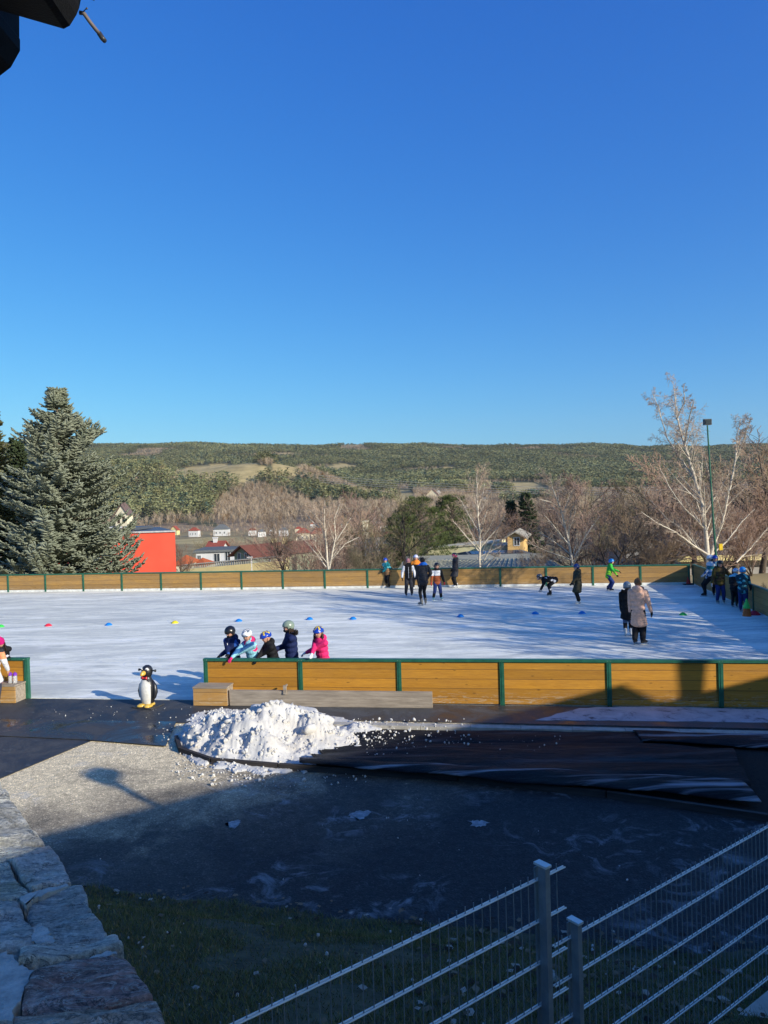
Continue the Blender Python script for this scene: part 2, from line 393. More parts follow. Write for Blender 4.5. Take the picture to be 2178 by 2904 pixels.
sheet('rubber_mat',[onl(N0,-12,-.02)[:2],onl(N0,-12,-1.55)[:2],onl(N0,1.1,-1.52)[:2],onl(N0,1.1,-.10)[:2],onl(N0,-.1,-.10)[:2],onl(N0,-.1,-.02)[:2]],.022,M_mat2,.012,
   label='black rubber mat strip along the entrance gap under the penguin',cat='mat')
px_sheet('rubber_mat',[(-60,2038),(120,2041),(500,2046),(470,2115),(245,2097),(-60,2083)],.030,M_mat,.008,label='wet glossy rubber mat between entrance strip and sunlit asphalt',cat='mat')
px_sheet('rubber_mat',[(-120,2085),(268,2096),(0,2207),(-120,2255)],.014,M_mat2,.010,label='dark rubber mat with slanted edge at the left of the asphalt',cat='mat')
sheet('walkway_strip',[onl(N0,1.12,-.10)[:2],onl(N0,1.12,-1.15)[:2],onl(N0,14,-1.38)[:2],onl(N0,14,-.10)[:2]],.018,rubber('dark_walkway',.35,.03),.014,kind='structure')
# frosty compacted snow on the shaded walkway
def blob(pts,z,jit=.03,n=6,seed=0):
    rr=random.Random(seed); out=[]
    for i,p in enumerate(pts):
        q=pts[(i+1)%len(pts)]
        for k in range(n):
            f=k/n; x=p[0]+(q[0]-p[0])*f; y=p[1]+(q[1]-p[1])*f
            out.append((x+rr.uniform(-jit,jit),y+rr.uniform(-jit,jit)))
    return out
def frost():
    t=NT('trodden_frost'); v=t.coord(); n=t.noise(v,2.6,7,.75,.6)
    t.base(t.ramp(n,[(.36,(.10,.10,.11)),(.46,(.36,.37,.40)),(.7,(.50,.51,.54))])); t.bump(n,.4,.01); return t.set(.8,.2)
M_frost=frost()
p_=[tuple(G(a,b)[:2]) for a,b in [(1520,2046),(1640,2012),(1780,2007),(2000,2011),(2178,2016),(2400,2024),(2400,2062),(2178,2052),(1900,2050),(1700,2047)]]
sheet('snow_patch',blob(p_,0,.025,6,3),.026,M_frost,.006,label='pale trodden snow on the shaded walkway at right',cat='snow')
# concrete kerb between walkway and covered bed
M_conc=pm('pale_concrete',(.48,.45,.38),(.30,.28,.24),scale=4,rough=.85,bump=.4)
b=MB(); nk=14
for i in range(nk):
    s0=2.0+i*.86; b.box((s0+.004,-.17,-.03),(s0+.856,.0,.075))
ke=b.build('kerb',M_conc,label='pale concrete kerb stones between walkway and tarpaulined bed',cat='kerb'); ke.location=onl(N0,0,-1.42-.02); ke.rotation_euler=(0,0,TH-.018)
# --- tarpaulined bed
def tarp_mat(name,frosty,tone=.005):
    t=NT(name); v=t.coord(); n=t.noise(t.coord((.35,1.6,1),(0,0,.15)),1.6,7,.7,1.3)
    c=t.ramp(n,[(.3,(tone*.7,tone*1.0,tone*1.5)),(.6,(tone*1.5,tone*1.9,tone*2.6))])
    m=t.noise(t.coord((.3,2.4,1),(0,0,.14)),1.3,5,.6,.8); c=t.mix(t.ramp(m,[(.52,0),(.66,frosty)]),c,(.33,.35,.38)); t.base(c)
    rg=t.noise(t.coord((.5,2.2,1),(0,0,.16)),1.1,7,.75,2.2); t.bump(t.math('ABSOLUTE',t.math('SUBTRACT',rg,.5)),1.0,.12); return t.set(t.ramp(n,[(.3,.45),(.65,.75)]),.18)
def tarp(poly,z0,seed,mat_,label,ridge=.02):
    """poly: four world corners far-left, far-right, near-right, near-left"""
    nx,ny=70,14; a,b_,c,d=[V((p[0],p[1],0)) for p in poly]; vs=[];fs=[]
    for j in range(ny+1):
        for i in range(nx+1):
            u=i/nx;v=j/ny; p=(a*(1-u)+b_*u)*(1-v)+(d*(1-u)+c*u)*v
            n1=noise.noise(V((p.x*.5,p.y*2.8,seed))); n2=noise.noise(V((p.x*2.1,p.y*5,seed+9)))
            e=min(v,1-v)*2
            z=z0+ridge*(1.3*n1+.5*n2)+ridge*.8*math.sin(v*3.14)-.012*(1-min(1,e*5))
            off=BN*(.03*noise.noise(V((u*9,seed,v*2))))
            vs.append((p.x+off.x,p.y+off.y,z))
    for j in range(ny):
        for i in range(nx):
            q=j*(nx+1)+i; fs.append((q,q+nx+1,q+nx+2,q+1))
    # hem all round
    o=MB().add(vs,fs).build('tarpaulin',mat_,smooth=True,label=label,cat='tarpaulin',group='black tarpaulins over the bed')
    md=o.modifiers.new('thick','SOLIDIFY'); md.thickness=.012; md.offset=-1
    return o
T1=tarp_mat('frosted_tarp',.95); T2=tarp_mat('black_tarp',.12,.004); T3=tarp_mat('brown_tarp',.15,.005)
g=lambda *q:[tuple(G(a,b)[:2]) for a,b in q]
tarp(g((900,2078),(1850,2078),(1820,2120),(900,2112)),.05,1,T3,'brownish black tarpaulin next to the kerb, strewn with ice crumbs')
tarp(g((1795,2085),(2300,2096),(2300,2142),(1822,2112)),.085,2,T1,'frost whitened tarpaulin nearest the kerb at the right end')
tarp(g((930,2108),(1900,2118),(2080,2150),(960,2146)),.055,3,T3,'matt tarpaulin in the middle of the bed with lifted seam')
tarp(g((900,2136),(2080,2134),(2100,2195),(930,2170)),.085,4,T2,'smooth jet black tarpaulin strip across the bed',.03)
tarp(g((880,2158),(2100,2188),(2130,2245),(900,2188)),.110,5,T2,'dark tarpaulin sagging between two ridges',.035)
tarp(g((850,2172),(2100,2240),(2160,2300),(850,2190)),.145,6,T1,'front tarpaulin with long frosty streaks beside the asphalt',.03)
# loose planks holding down the front edge of the bed
M_grey=pm('weathered_grey_wood',(.40,.335,.26),(.23,.19,.145),scale=3,rough=.8,bump=.5,stretch=(.6,6,6))
M_dark=pm('dark_edging_wood',(.06,.05,.045),(.025,.022,.02),scale=3,rough=.75,bump=.5,stretch=(.6,6,6))
edge=[G(a,b) for a,b in [(500,2100),(512,2135),(600,2166),(790,2182),(1300,2214),(1720,2262),(2180,2330)]]
for i,(a,b_) in enumerate(zip(edge,edge[1:])):
    d=(b_-a); L=d.length; m=MB(); m.box((0.01,-.03,0),(L-.01,.03,.095)); 
    o=m.build('edging_board',M_dark,label=['short dark edging board at the left tip of the bed','angled edging board under the front of the snow pile','edging board along the front of the snow pile','dark edging board between snow pile and bed middle','dark edging board under the frosty front tarpaulin','rightmost dark edging board of the tarpaulined bed'][i],cat='board')
    o.location=(a.x,a.y,-.002); o.rotation_euler=(0,0,math.atan2(d.y,d.x))
sheet('soil',[tuple(p[:2]) for p in [edge[0],edge[1],edge[2],edge[3],edge[4],edge[5],edge[6]]]+[tuple(onl(N0,10.5,-1.62)[:2]),tuple(onl(N0,.4,-1.56)[:2])],.012,pm('dark_soil',(.03,.024,.018),(.015,.012,.01),scale=20,rough=.95,bump=.8,dist=.02),.015,kind='structure')
# --- timber step and long plank at the barrier foot
rzb=TH
M_box=planks('box_planks',(.58,.29,.05),(.34,.16,.03),(.42,.29,.15),ph=.17,damp=.5)
def step(s0,s1,label):
    e=empty('step_box',onl(N0,s0,-.42),TH,label=label,cat='step'); L=s1-s0
    b=MB(); b.box((0,.0,.03),(L,.03,.37)); b.build('front_board',M_box,e)
    
    for xx in (L-.03,0): b=MB(); b.box((xx,.034,.03),(xx+.03,.36,.36)); b.build('side_board',M_grey,e)
    b=MB(); b.box((-.01,-.012,.373),(L+.01,.37,.40)); b.build('top_board',M_grey,e)
step(-.12,.58,'ochre wooden step box at the left end of the long barrier')
step(-4.66,-4.03,'ochre wooden step box holding two bottles by the left barrier')
b=MB(); b.box((0,0,.02),(4.05,.06,.33)); o=b.build('wooden_plank',M_grey,label='long weathered grey plank leaning at the foot of the barrier',cat='plank'); o.location=onl(N0,.62,-.36); o.rotation_euler=(R(4),0,TH)
b=MB(); b.box((-.03,-.02,0),(.03,.03,.17)); b.box((-.028,.03,.12),(.0,.2,.15)); o=b.build('wooden_block',M_grey,label='small wooden peg standing up behind the grey plank',cat='wood block'); o.location=onl(N0,1.77,-.39,.27); o.rotation_euler=(0,0,TH)
# ------------------------------------------------------------------ penguin skating aid
def penguin():
    P=G(421,2006); k=.83
    e=empty('penguin_figure',(P.x,P.y,.024),R(158),label='black and white penguin skating aid with yellow beak and red bow tie',cat='skating aid')
    # local +y is where it looks
    gl=lambda n,c,r=.25:pm(n,c,tuple(x*.8 for x in c),scale=14,rough=r,bump=.08,spec=.6)
    blk=gl('penguin_black',(.018,.018,.02),.38); wht=gl('penguin_white',(.72,.70,.64)); yel=gl('penguin_yellow',(.72,.46,.07)); red=gl('penguin_red',(.6,.03,.04))
    prof=[(.075,.045),(.115,.07),(.138,.14),(.155,.24),(.160,.34),(.150,.43),(.125,.51),(.092,.565),(.078,.60),(.098,.635),(.112,.69),(.108,.75),(.08,.80),(.04,.826),(.0,.832)]
    n=36
    def surf(cond,grow,name,m):
        vs=[];fs=[]
        pr=[]
        for (a,b),(c,d) in zip(prof,prof[1:]):
            for q in range(3): pr.append((a+(c-a)*q/3,b+(d-b)*q/3))
        pr.append(prof[-1])
        for r0,z in pr:
            for i in range(n):
                th=2*math.pi*i/n; dep=.92 if z<.58 else 1.0
                fwd=.012*math.sin(z*4)
                vs.append(((r0+grow)*math.cos(th),(r0+grow)*math.sin(th)*dep+fwd,z))
        for j in range(len(pr)-1):
            for i in range(n):
                a=j*n+i;b_=j*n+(i+1)%n; th=2*math.pi*(i+.5)/n; z=(pr[j][1]+pr[j+1][1])/2
                if cond(th,z): fs.append((a,b_,b_+n,a+n))
        return MB().add(vs,fs).build(name,m,e,smooth=True)
    surf(lambda th,z:True,0,'body',blk)
    def belly(th,z):
        d=abs((th-math.pi/2+math.pi)%(2*math.pi)-math.pi)
        if z>.555 or z<.05: return False
        wz=1.02 if z<.40 else 1.02*math.sqrt(max(0,1-((z-.40)/.16)**2)); return d<wz
    surf(belly,.004,'belly',wht)
    b=MB()
    for sx in (-1,1):
        b.ell((sx*.075,.085,.035),(.085,.125,.037),M=Matrix.Rotation(-sx*.25,3,'Z'),nu=18,nv=10)
    b.ell((0,-.01,.045),(.14,.12,.04),nu=20,nv=8); b.build('feet',yel,e,smooth=True)
    b=MB(); b.tube([(0,.075,.695),(0,.13,.685),(0,.175,.668),(0,.198,.655)],[.052,.048,.033,.012],14); 
    o=b.build('beak',yel,e,smooth=True)
    for sx in (-1,1):
        Mx=Euler((R(-25),0,R(-sx*38))).to_matrix()
        b=MB(); b.ell((sx*.062,.082,.755),(.036,.014,.045),M=Mx,nu=16,nv=10); ey=b.build('eye',gl('eye_white',(.85,.85,.83),.15),e,smooth=True)
        b=MB(); b.ell((sx*.058,.098,.75),(.014,.008,.021),M=Mx,nu=12,nv=8); b.build('pupil',blk,ey,smooth=True)
        b=MB(); b.tube([(sx*.09,0,.725),(sx*.19,0,.725)],.014,10); b.ell((sx*.20,0,.725),(.018,.028,.028)); b.build('handle',blk,e,smooth=True)
        b=MB(); b.tube([(sx*.10,-.01,.52),(sx*.165,-.01,.42),(sx*.185,0,.30),(sx*.165,.015,.19),(sx*.15,.02,.15)],[.03,.045,.05,.035,.01],10)
        b.build('flipper',blk,e,smooth=True)
    b=MB()
    for sx in (-1,1): b.tube([(0,.095,.583),(sx*.035,.098,.585),(sx*.062,.085,.588)],[.012,.022,.034],8)
    b.ell((0,.10,.583),(.015,.014,.018)); b.build('bow_tie',red,e,smooth=True)
    b=MB(); b.box((-.24,-.20,-.0),(.24,.22,.022)); o=b.build('base_plate',M_mat2,e)
    e.location.z=.026
penguin()
# ------------------------------------------------------------------ markers and cones on the ice
def dome(px,py,colname,c,label,s=.105,z=.02):
    p=G(px,py,z); n=18; vs=[];fs=[]
    pr=[(.105,0),(.10,.012),(.075,.035),(.05,.052),(.028,.06),(.022,.058)]
    for r0,zz in pr:
        for i in range(n):
            th=2*math.pi*i/n; vs.append((r0*math.cos(th)*s/.105,r0*math.sin(th)*s/.105,zz*s/.105*1.15))
    for j in range(len(pr)-1):
        for i in range(n): a=j*n+i;b_=j*n+(i+1)%n; fs.append((a,b_,b_+n,a+n))
    o=MB().add(vs,fs).build('marker_cone',pm('plastic_'+colname,c,tuple(x*.85 for x in c),rough=.45,bump=.02),smooth=True,label=label,cat='marker cone',group='flat dome markers on the ice')
    o.location=p; md=o.modifiers.new('t','SOLIDIFY'); md.thickness=.006
    return o
BLU=(.01,.20,.62); 
dome(2,1778,'green',(.05,.55,.08),'green dome marker cut by the left edge of the frame',.125)
dome(137,1775,'red',(.75,.03,.06),'red dome marker lying on the open ice at left',.125)
dome(308,1773,'blue',BLU,'blue dome marker between the red and the yellow one',.125)
dome(496,1767,'yellow',(.75,.62,.03),'yellow dome marker on the ice',.125)
dome(677,1762,'blue',BLU,'blue dome marker just right of the yellow one, above the kids in helmets',.125)
dome(878,1757,'blue',BLU,'blue dome marker between sage helmet and pink jacket kids',.125)
dome(1001,1756,'blue',BLU,'blue dome marker right of the girl in the pink jacket',.125)
dome(1306,1749,'blue',BLU,'blue dome marker alone in the middle of the ice',.125)
dome(1518,1741,'blue',BLU,'blue dome marker below the bending skater',.125)
dome(1651,1740,'blue',BLU,'blue dome marker below the skater in the olive parka',.125)
dome(1937,1744,'green',(.05,.55,.08),'green dome marker at the edge of the shade right of the beige coat',.125)
dome(2139,1743,'red',(.75,.03,.06),'red dome marker lying beside the stacked cones',.19)
def cone(p,parts,label,cat='traffic cone'):
    e=empty('traffic_cone',p,label=label,cat=cat)
    for (nm,z0,z1,r0,r1,m) in parts:
        b=MB(); b.tube([(0,0,z0),(0,0,z0+.02),(0,0,z1-.015),(0,0,z1)],[r0,r0*.97,r1,r1*.7],20); b.build(nm,m,e,smooth=False)
    return e
RD=pm('cone_red',(.75,.04,.03),rough=.45,bump=.03); OR=pm('cone_orange',(.80,.16,.03),rough=.45,bump=.03); GRN=pm('cone_green',(.10,.62,.10),rough=.45,bump=.03); BK=pm('black_rubber',(.02,.02,.022),rough=.7)
c=cone(G(1952,1657,.02),[('cone_body',.03,.43,.11,.025,RD)],'red traffic cone with dark square foot in the rink corner')
b=MB(); b.prism([(-.22,-.2),(.22,-.2),(.25,0),(.22,.2),(-.22,.2),(-.25,0)],0,.035); b.build('foot',BK,c)
cone(G(2118,1747,.02),[('lower_cone',.0,.085,.135,.115,OR),('middle_cone',.086,.17,.128,.106,OR),('upper_cone',.171,.25,.12,.10,OR),('top_cone',.251,.55,.115,.022,GRN)],'green cone stacked on orange cones beside the side barrier')
# ------------------------------------------------------------------ bottles and cloth on the left step
def bottle(s,lab):
    e=empty('drinking_bottle',onl(N0,s,-.22,.40),label=lab,cat='bottle')
    t=NT('clear_bottle'+lab[:4]); t.b.inputs['Base Color'].default_value=(.75,.8,.85,1); t.b.inputs['Transmission Weight'].default_value=.6; t.set(.25,.5)
    b=MB(); b.tube([(0,0,0),(0,0,.01),(0,0,.14),(0,0,.16)],[.038,.042,.042,.036],16); b.build('bottle_body',t.m,e,smooth=True)
    b=MB(); b.tube([(0,0,.158),(0,0,.2),(0,0,.215)],[.041,.041,.03],16); b.tube([(0,0,.21),(0,0,.235)],[.014,.012],8); b.build('cap',pm('purple_cap',(.22,.05,.5),rough=.4),e)
bottle(-4.26,'left clear bottle with purple cap on the step box'); bottle(-4.15,'right clear bottle with purple cap nearest the barrier end post')
b=MB()
for i in range(7): b.ell((random.uniform(-.1,.1),random.uniform(-.06,.06),.03),(.07,.05,.035),M=Matrix.Rotation(i,3,'Z'))
o=b.build('glove_bundle',pm('mauve_cloth',(.42,.16,.36),rough=.9),smooth=True,label='mauve cloth or gloves lying beside the bottles on the step box',cat='gloves'); o.location=onl(N0,-4.5,-.25,.40)
# ------------------------------------------------------------------ stone wall (coping of rough slate slabs)
def slate():
    t=NT('rough_slate'); a=t.n('ShaderNodeAttribute',attribute_name='tint')
    v=t.coord((1,1,1),(0,0,R(-15))); n=t.noise(t.coord((3,13,3),(0,0,R(-22))),1.8,9,.78,.9); n2=t.noise(v,3.5,7,.75,.5)
    c=t.mix(1,a.outputs['Color'],t.ramp(n,[(.3,(1.8,1.7,1.4)),(.47,(4.6,4.3,3.5)),(.54,(6,5.6,4.6)),(.7,(9,8.6,7.2))]),'MULTIPLY')
    c=t.mix(t.ramp(n2,[(.50,0),(.66,.5)]),c,(.80,.76,.66)); 
    n3=t.noise(v,2.2,6,.7); ck=t.math('ABSOLUTE',t.math('SUBTRACT',t.noise(t.coord((2,9,2),(0,0,R(-22))),1.5,7,.7,1.5),.5)); c=t.mix(t.ramp(ck,[(.0,.85),(.022,0)]),c,(.04,.04,.045))
    ck2=t.math('ABSOLUTE',t.math('SUBTRACT',t.noise(t.coord((3,12,3),(0,0,R(-14))),2.1,7,.7,1.8),.47)); c=t.mix(t.ramp(ck2,[(.0,.7),(.03,0)]),c,(.85,.82,.72))
    fg=t.noise(v,70,5,.75); c=t.mix(.85,c,t.ramp(fg,[(.3,.5),(.7,1.5)]),'MULTIPLY'); c=t.mix(t.ramp(n3,[(.56,0),(.70,.55)]),c,(.36,.22,.15))
    n4=t.noise(v,1.4,5,.7); c=t.mix(t.ramp(n4,[(.63,0),(.74,.45)]),c,(.50,.42,.16)); t.base(c)
    t.bump(t.math('ADD',n,n2),1.0,.05); return t.set(.72,.35)
M_slate=slate(); M_mortar=pm('pale_mortar',(.56,.53,.46),(.34,.32,.28),scale=30,rough=.9,bump=.8)
WZ=2.9
def wall():
    e=empty('stone_wall',(G(462,2904,WZ).x,G(462,2904,WZ).y,0),label='low wall topped with rough slate slabs in the lower left foreground',cat='wall')
    ox,oy=e.location.x,e.location.y
    outl=[(462,2904),(400,2835),(350,2735),(308,2659),(262,2595),(207,2522),(180,2460),(128,2404),(60,2310),(0,2219),(-90,2130),(-200,2040)]
    P=[G(a,b,WZ) for a,b in outl]
    near=P[0]+(P[0]-P[1]).normalized()*1.6; 
    base=[(near.x-ox,near.y-oy)]+[(p.x-ox-.012,p.y-oy-.012) for p in P]+[(P[-1].x-ox-2.2,P[-1].y-oy-.9),(near.x-ox-2.5,near.y-oy-1.6)]
    b=MB(); b.prism(base,-.5,WZ-.028); b.build('wall_core',M_mortar,e)
    stones=[ # outlines in photo pixels laid on the coping plane, tint, height
     ([(-200,2040),(0,2222),(62,2312),(126,2402),(60,2398),(-60,2404),(-260,2380)],(.10,.11,.125),.010),
     ([(-260,2388),(-60,2410),(60,2404),(126,2407),(96,2424),(20,2446),(-80,2460),(-260,2450)],(.19,.185,.15),.0),
     ([(30,2452),(100,2428),(140,2412),(160,2440),(182,2470),(202,2516),(150,2525),(90,2538),(50,2490)],(.155,.135,.155),.020),
     ([(-260,2462),(-80,2468),(18,2452),(46,2495),(84,2540),(60,2560),(0,2552),(-260,2540)],(.16,.15,.125),.004),
     ([(84,2568),(150,2540),(210,2524),(234,2524),(262,2598),(308,2662),(296,2678),(200,2690),(150,2700),(110,2660),(76,2600)],(.10,.10,.115),.014),
     ([(-260,2552),(0,2562),(58,2572),(72,2610),(104,2662),(100,2700),(0,2712),(-260,2700)],(.125,.115,.135),.010),
     ([(100,2706),(200,2696),(298,2682),(336,2664),(347,2690),(349,2700),(250,2724),(120,2748),(60,2752),(60,2720)],(.135,.145,.155),.024),
     ([(-260,2708),(52,2718),(54,2750),(80,2762),(20,2790),(-60,2920),(-300,2900)],(.12,.12,.13),.006),
     ([(98,2775),(180,2752),(250,2742),(318,2732),(362,2732),(400,2796),(430,2848),(436,2858),(330,2872),(200,2886),(90,2894),(62,2880),(80,2820)],(.085,.055,.055),.022),
     ([(40,2902),(200,2894),(340,2880),(442,2866),(470,2904),(520,2990),(300,3060),(20,3060)],(.16,.09,.06),.012),
     ([(-300,2920),(-60,2930),(30,2905),(10,3060),(-300,3100)],(.12,.12,.13),.010)]
    for k,(pts,c,h) in enumerate(stones):
        W=[G(a,b_,WZ) for a,b_ in pts]; W=[V((p.x-ox,p.y-oy,0)) for p in W]
        # refine outline and inset rings for a worn arris
        cx=sum((p.x for p in W))/len(W); cy=sum((p.y for p in W))/len(W)
        ol=[]
        for i,p in enumerate(W):
            q=W[(i+1)%len(W)]; m=max(2,int((q-p).length/.018))
            for s in range(m):
                f=s/m; x=p.x+(q.x-p.x)*f; y=p.y+(q.y-p.y)*f
                nz=noise.noise(V((x*16,y*16,k*3)))*.010+noise.noise(V((x*45,y*45,k)))*.004
                d=V((x-cx,y-cy)).normalized(); ol.append((x+d.x*nz,y+d.y*nz))
        lum=sum(c)/3; c=tuple(lum*.6+q*.4 for q in c) if k!=8 else c
        rings=[]; N=len(ol); 
        for f,dz in ((1,-.05),(1,-.006),(.985,.0),(.94,.004),(.86,.006),(.75,.006),(.63,.006),(.5,.006),(.37,.006),(.24,.006),(.1,.006)):
            ring=[]
            for (x,y) in ol:
                X=cx+(x-cx)*f; Y=cy+(y-cy)*f
                q3=noise.noise(V((X*3+Y*2,(Y*9-X*3.5),k*5)))+.35*noise.noise(V((X*9,Y*24-X*9,k))); lay=.020*round(q3*5)/5+.004*noise.noise(V((X*30,Y*70-X*20,k)))
                ring.append((X,Y,WZ+h+dz+(lay if f<1 else lay*.6)))
            rings.append(ring)
        vs=[p for r0 in rings for p in r0]; fs=[]
        for j in range(len(rings)-1):
            for i in range(N): a=j*N+i;b2=j*N+(i+1)%N; fs.append((a,b2,b2+N,a+N))
        fs.append(tuple((len(rings)-1)*N+i for i in range(N)))
        m=MB().add(vs,fs); o=m.build('coping_stone',M_slate,e)
        ca=o.data.color_attributes.new('tint','FLOAT_COLOR','POINT'); 
        for q in ca.data: q.color=(*c,1)
    # leftover ice on the slabs
    for pts in ([(90,2660),(115,2640),(140,2662),(155,2690),(140,2708),(90,2690)],[(-60,2740),(20,2722),(60,2760),(95,2775),(60,2850),(30,2920),(-60,2920)],[(60,2560),(110,2546),(190,2524),(196,2532),(120,2558),(84,2574),(72,2590)],[(250,2742),(300,2722),(330,2725),(270,2748)]):
        W=[(G(a,b_,WZ).x-ox,G(a,b_,WZ).y-oy) for a,b_ in pts]
        b=MB(); b.prism(blob(W,0,.006,6,len(pts)),WZ-.03,WZ+.021); b.build('mortar_patch',M_mortar,e)
wall()
# ------------------------------------------------------------------ grass bank and mesh fence
def bank(x,y):
    ey=edge_y(x); d=max(0,ey-y); return min(2.35,d*.36*min(1,d/.8))+.02*noise.noise(V((x*1.5,y*1.5,0)))
xs=np.linspace(-6,9,110); ys=np.linspace(-3,9.3,110); vs=[];fs=[]
for y in ys:
    for x in xs: 
        yy=min(y,edge_y(x)+.05*noise.noise(V((x*6,0,3)))+.02); vs.append((x,yy,bank(x,yy)-(.02 if y>edge_y(x) else 0)+.012))
for j in range(109):
    for i in range(109): q=j*110+i; fs.append((q,q+1,q+111,q+110))
MB().add(vs,fs).build('bank',pm('bank_soil',(.10,.095,.05),(.045,.045,.025),scale=5,rough=.95,bump=.8,dist=.02),smooth=True,kind='structure')
rng=np.random.default_rng(3)
def visible(x,y,z,mar=60):
    v=V((x,y,z-HC)); a=r_.dot(v);b2=u_.dot(v);c=F_.dot(v)
    if c<.3: return False
    X=1089+FPX*a/c; Y=1452-FPX*b2/c; return -mar<X<2178+mar and Y<2904+mar*2
def grass():
    vs=[];cs=[];n=0; fs=[]
    while n<62000:
        x=rng.uniform(-4.5,5); y=rng.uniform(2.2,8.4)
        ey=edge_y(x)
        if y>ey-.02+.1*noise.noise(V((x*3,y,1))): continue
        z=bank(x,y)+.01
        if not visible(x,y,z): continue
        dn=noise.noise(V((x*1.3,y*1.3,7)))
        if dn<-.25 and rng.random()<.75: continue
        h=rng.uniform(.018,.055)*(1+.5*dn); a=rng.uniform(0,6.28); w=.0035; l=rng.uniform(.2,1.1)*h; dx,dy=math.cos(a),math.sin(a); b=rng.uniform(0,6.28)
        wx,wy=math.cos(b)*w,math.sin(b)*w
        vs+= [(x-wx,y-wy,z),(x+wx,y+wy,z),(x+dx*l,y+dy*l,z+h)]; 
        g_=rng.uniform(.7,1.25); c=(.17*g_,.18*g_,.065*g_) if rng.random()>.2 else (.34*g_,.25*g_,.11*g_)
        cs+=[c]*3; n+=1
    v=np.array(vs); f=np.arange(len(v)).reshape(-1,3)
    np_mesh('grass',v,f,tint_mat('grass_blades',3,.25),col=np.array(cs),kind='stuff',label='short dull green grass on the shaded bank',cat='grass')
grass()
def leaves():
    vs=[];fs=[];cs=[];n=0
    spots=[(rng.uniform(-4,4.5),rng.uniform(2.5,7.9)) for _ in range(2600)]
    for x,y in spots:
        ey=edge_y(x)
        near_edge=abs(y-ey)<.18
        keep=.9 if near_edge else (.75 if (x>.1 and y<ey-.3) else .10)
        if rng.random()>keep or y>ey+.25: continue
        z=(bank(x,y) if y<ey else .0)+.03
        if not visible(x,y,z): continue
        s=rng.uniform(.014,.034)*(1.35 if x>.1 else 1); a=rng.uniform(0,6.28); ca,sa=math.cos(a),math.sin(a); k=len(vs)
        for px_,py_,pz in ((-1,0,.3),(-.3,.7,0),(.5,.55,.35),(1.1,0,.1),(.4,-.6,.4),(-.4,-.6,.05)):
            vs.append((x+s*(px_*ca-py_*sa),y+s*(px_*sa+py_*ca),z+s*pz*rng.uniform(.3,1.3)))
        fs.append((k,k+1,k+2,k+3)); fs.append((k,k+3,k+4,k+5))
        g_=rng.uniform(.5,1.3); r=rng.random()
        c=(.24*g_,.17*g_,.10*g_) if r<.45 else ((.07*g_,.045*g_,.03*g_) if r<.85 else (.42,.36,.28)); 
        cs+=[c]*6
    np_mesh('fallen_leaves',np.array(vs),np.array(fs),tint_mat('dry_leaves',20,.2),col=np.array(cs),kind='stuff',label='dry brown leaves scattered over the grass bank',cat='leaves')
leaves()
M_galv=pm('galvanised_steel',(.80,.82,.76),(.62,.64,.60),scale=12,rough=.5,bump=.05,metal=.35,spec=.5)
M_galvd=pm('dull_galvanised_steel',(.34,.36,.35),(.23,.25,.25),scale=9,rough=.5,bump=.05,metal=.3,spec=.4)
def fence(A,B,ztop,nr,label,posts,ext0=0,ext1=0,dz=0.0):
    A=V((A.x,A.y,0));B=V((B.x,B.y,0));d=(B-A).normalized();L=(B-A).length
    e=empty('mesh_fence',(A.x,A.y,0),math.atan2(d.y,d.x),label=label,cat='fence',group='stepped galvanised mesh fence')
    b=MB(); n=int((L+ext0+ext1)/.05); x0=-ext0; x1=L+ext1
    zb=ztop-.2*(nr-1)-.03
    for k in range(n+1):
        x=x0+k*.05; b.tube([(x,0,zb),(x,0,ztop+.032)],.0026,5)
    o=b.build('vertical_bars',M_galvd,e)
    for r0 in range(nr):
        z=ztop-.2*r0; b=MB()
        for sy in (-1,1): b.tube([(x0-.015,sy*.0066,z),(x1+.015,sy*.0066,z)],.0042,6)
        b.build('double_rod',M_galv,e)
    for (px_,zt) in posts:
        b=MB(); b.box((px_-.015,-.058,zb-.5),(px_+.015,-.012,zt-.012)); po=b.build('post',M_galvd,e)
        b=MB(); b.box((px_-.014,.011,zb-.02),(px_+.014,.0155,zt-.03)); b.build('clamp_strip',M_galvd,po)
        b=MB(); b.box((px_-.020,-.066,zt-.0115),(px_+.020,.010,zt)); b.build('post_cap',M_galv,po)
        for r0 in range(nr): b=MB(); b.ell((px_,.0172,ztop-.2*r0-.012),(.0065,.005,.0065),nu=8,nv=4); b.build('bolt',pm('bright_bolt',(.8,.8,.8),rough=.3,metal=.4),po)
    return e
FA=PY(663,2903,2.6); FB=PY(1535,2492,3.55); FC=PY(1620,2670,3.78); FD=PY(2178,2332,4.96)
d12=(FB-FA); A0=V((FA.x,FA.y,0))-V((d12.x,d12.y,0)).normalized()*1.2
dF=V((d12.x,d12.y,0)); LL=(V((FB.x,FB.y,0))-A0).length
fence(A0,FB,2.215,6,'higher mesh fence panel at the bottom centre ending at the tall capped post',[(LL-.02,2.215+.085)],ext1=.15)
D2=V((FD.x-FC.x,FD.y-FC.y,0)).normalized(); E2=V((FC.x,FC.y,0))+D2*3.6
fence(V((FC.x,FC.y,0)),E2,1.79,6,'lower mesh fence panel climbing to the right edge from the short capped post',[(-.0,1.79+.10),(2.5,1.79+.1)],ext0=.12)
# concrete kerb under the lower fence and paving behind it
m=MB(); m.box((-.2,-.34,-1.2),(4.4,.02,.70)); o=m.build('concrete_kerb',M_conc,label='concrete footing strip under the lower mesh fence',cat='kerb'); o.location=(FC.x,FC.y,0); o.rotation_euler=(0,0,math.atan2(D2.y,D2.x)); o.location=V((FC.x,FC.y,-.02))
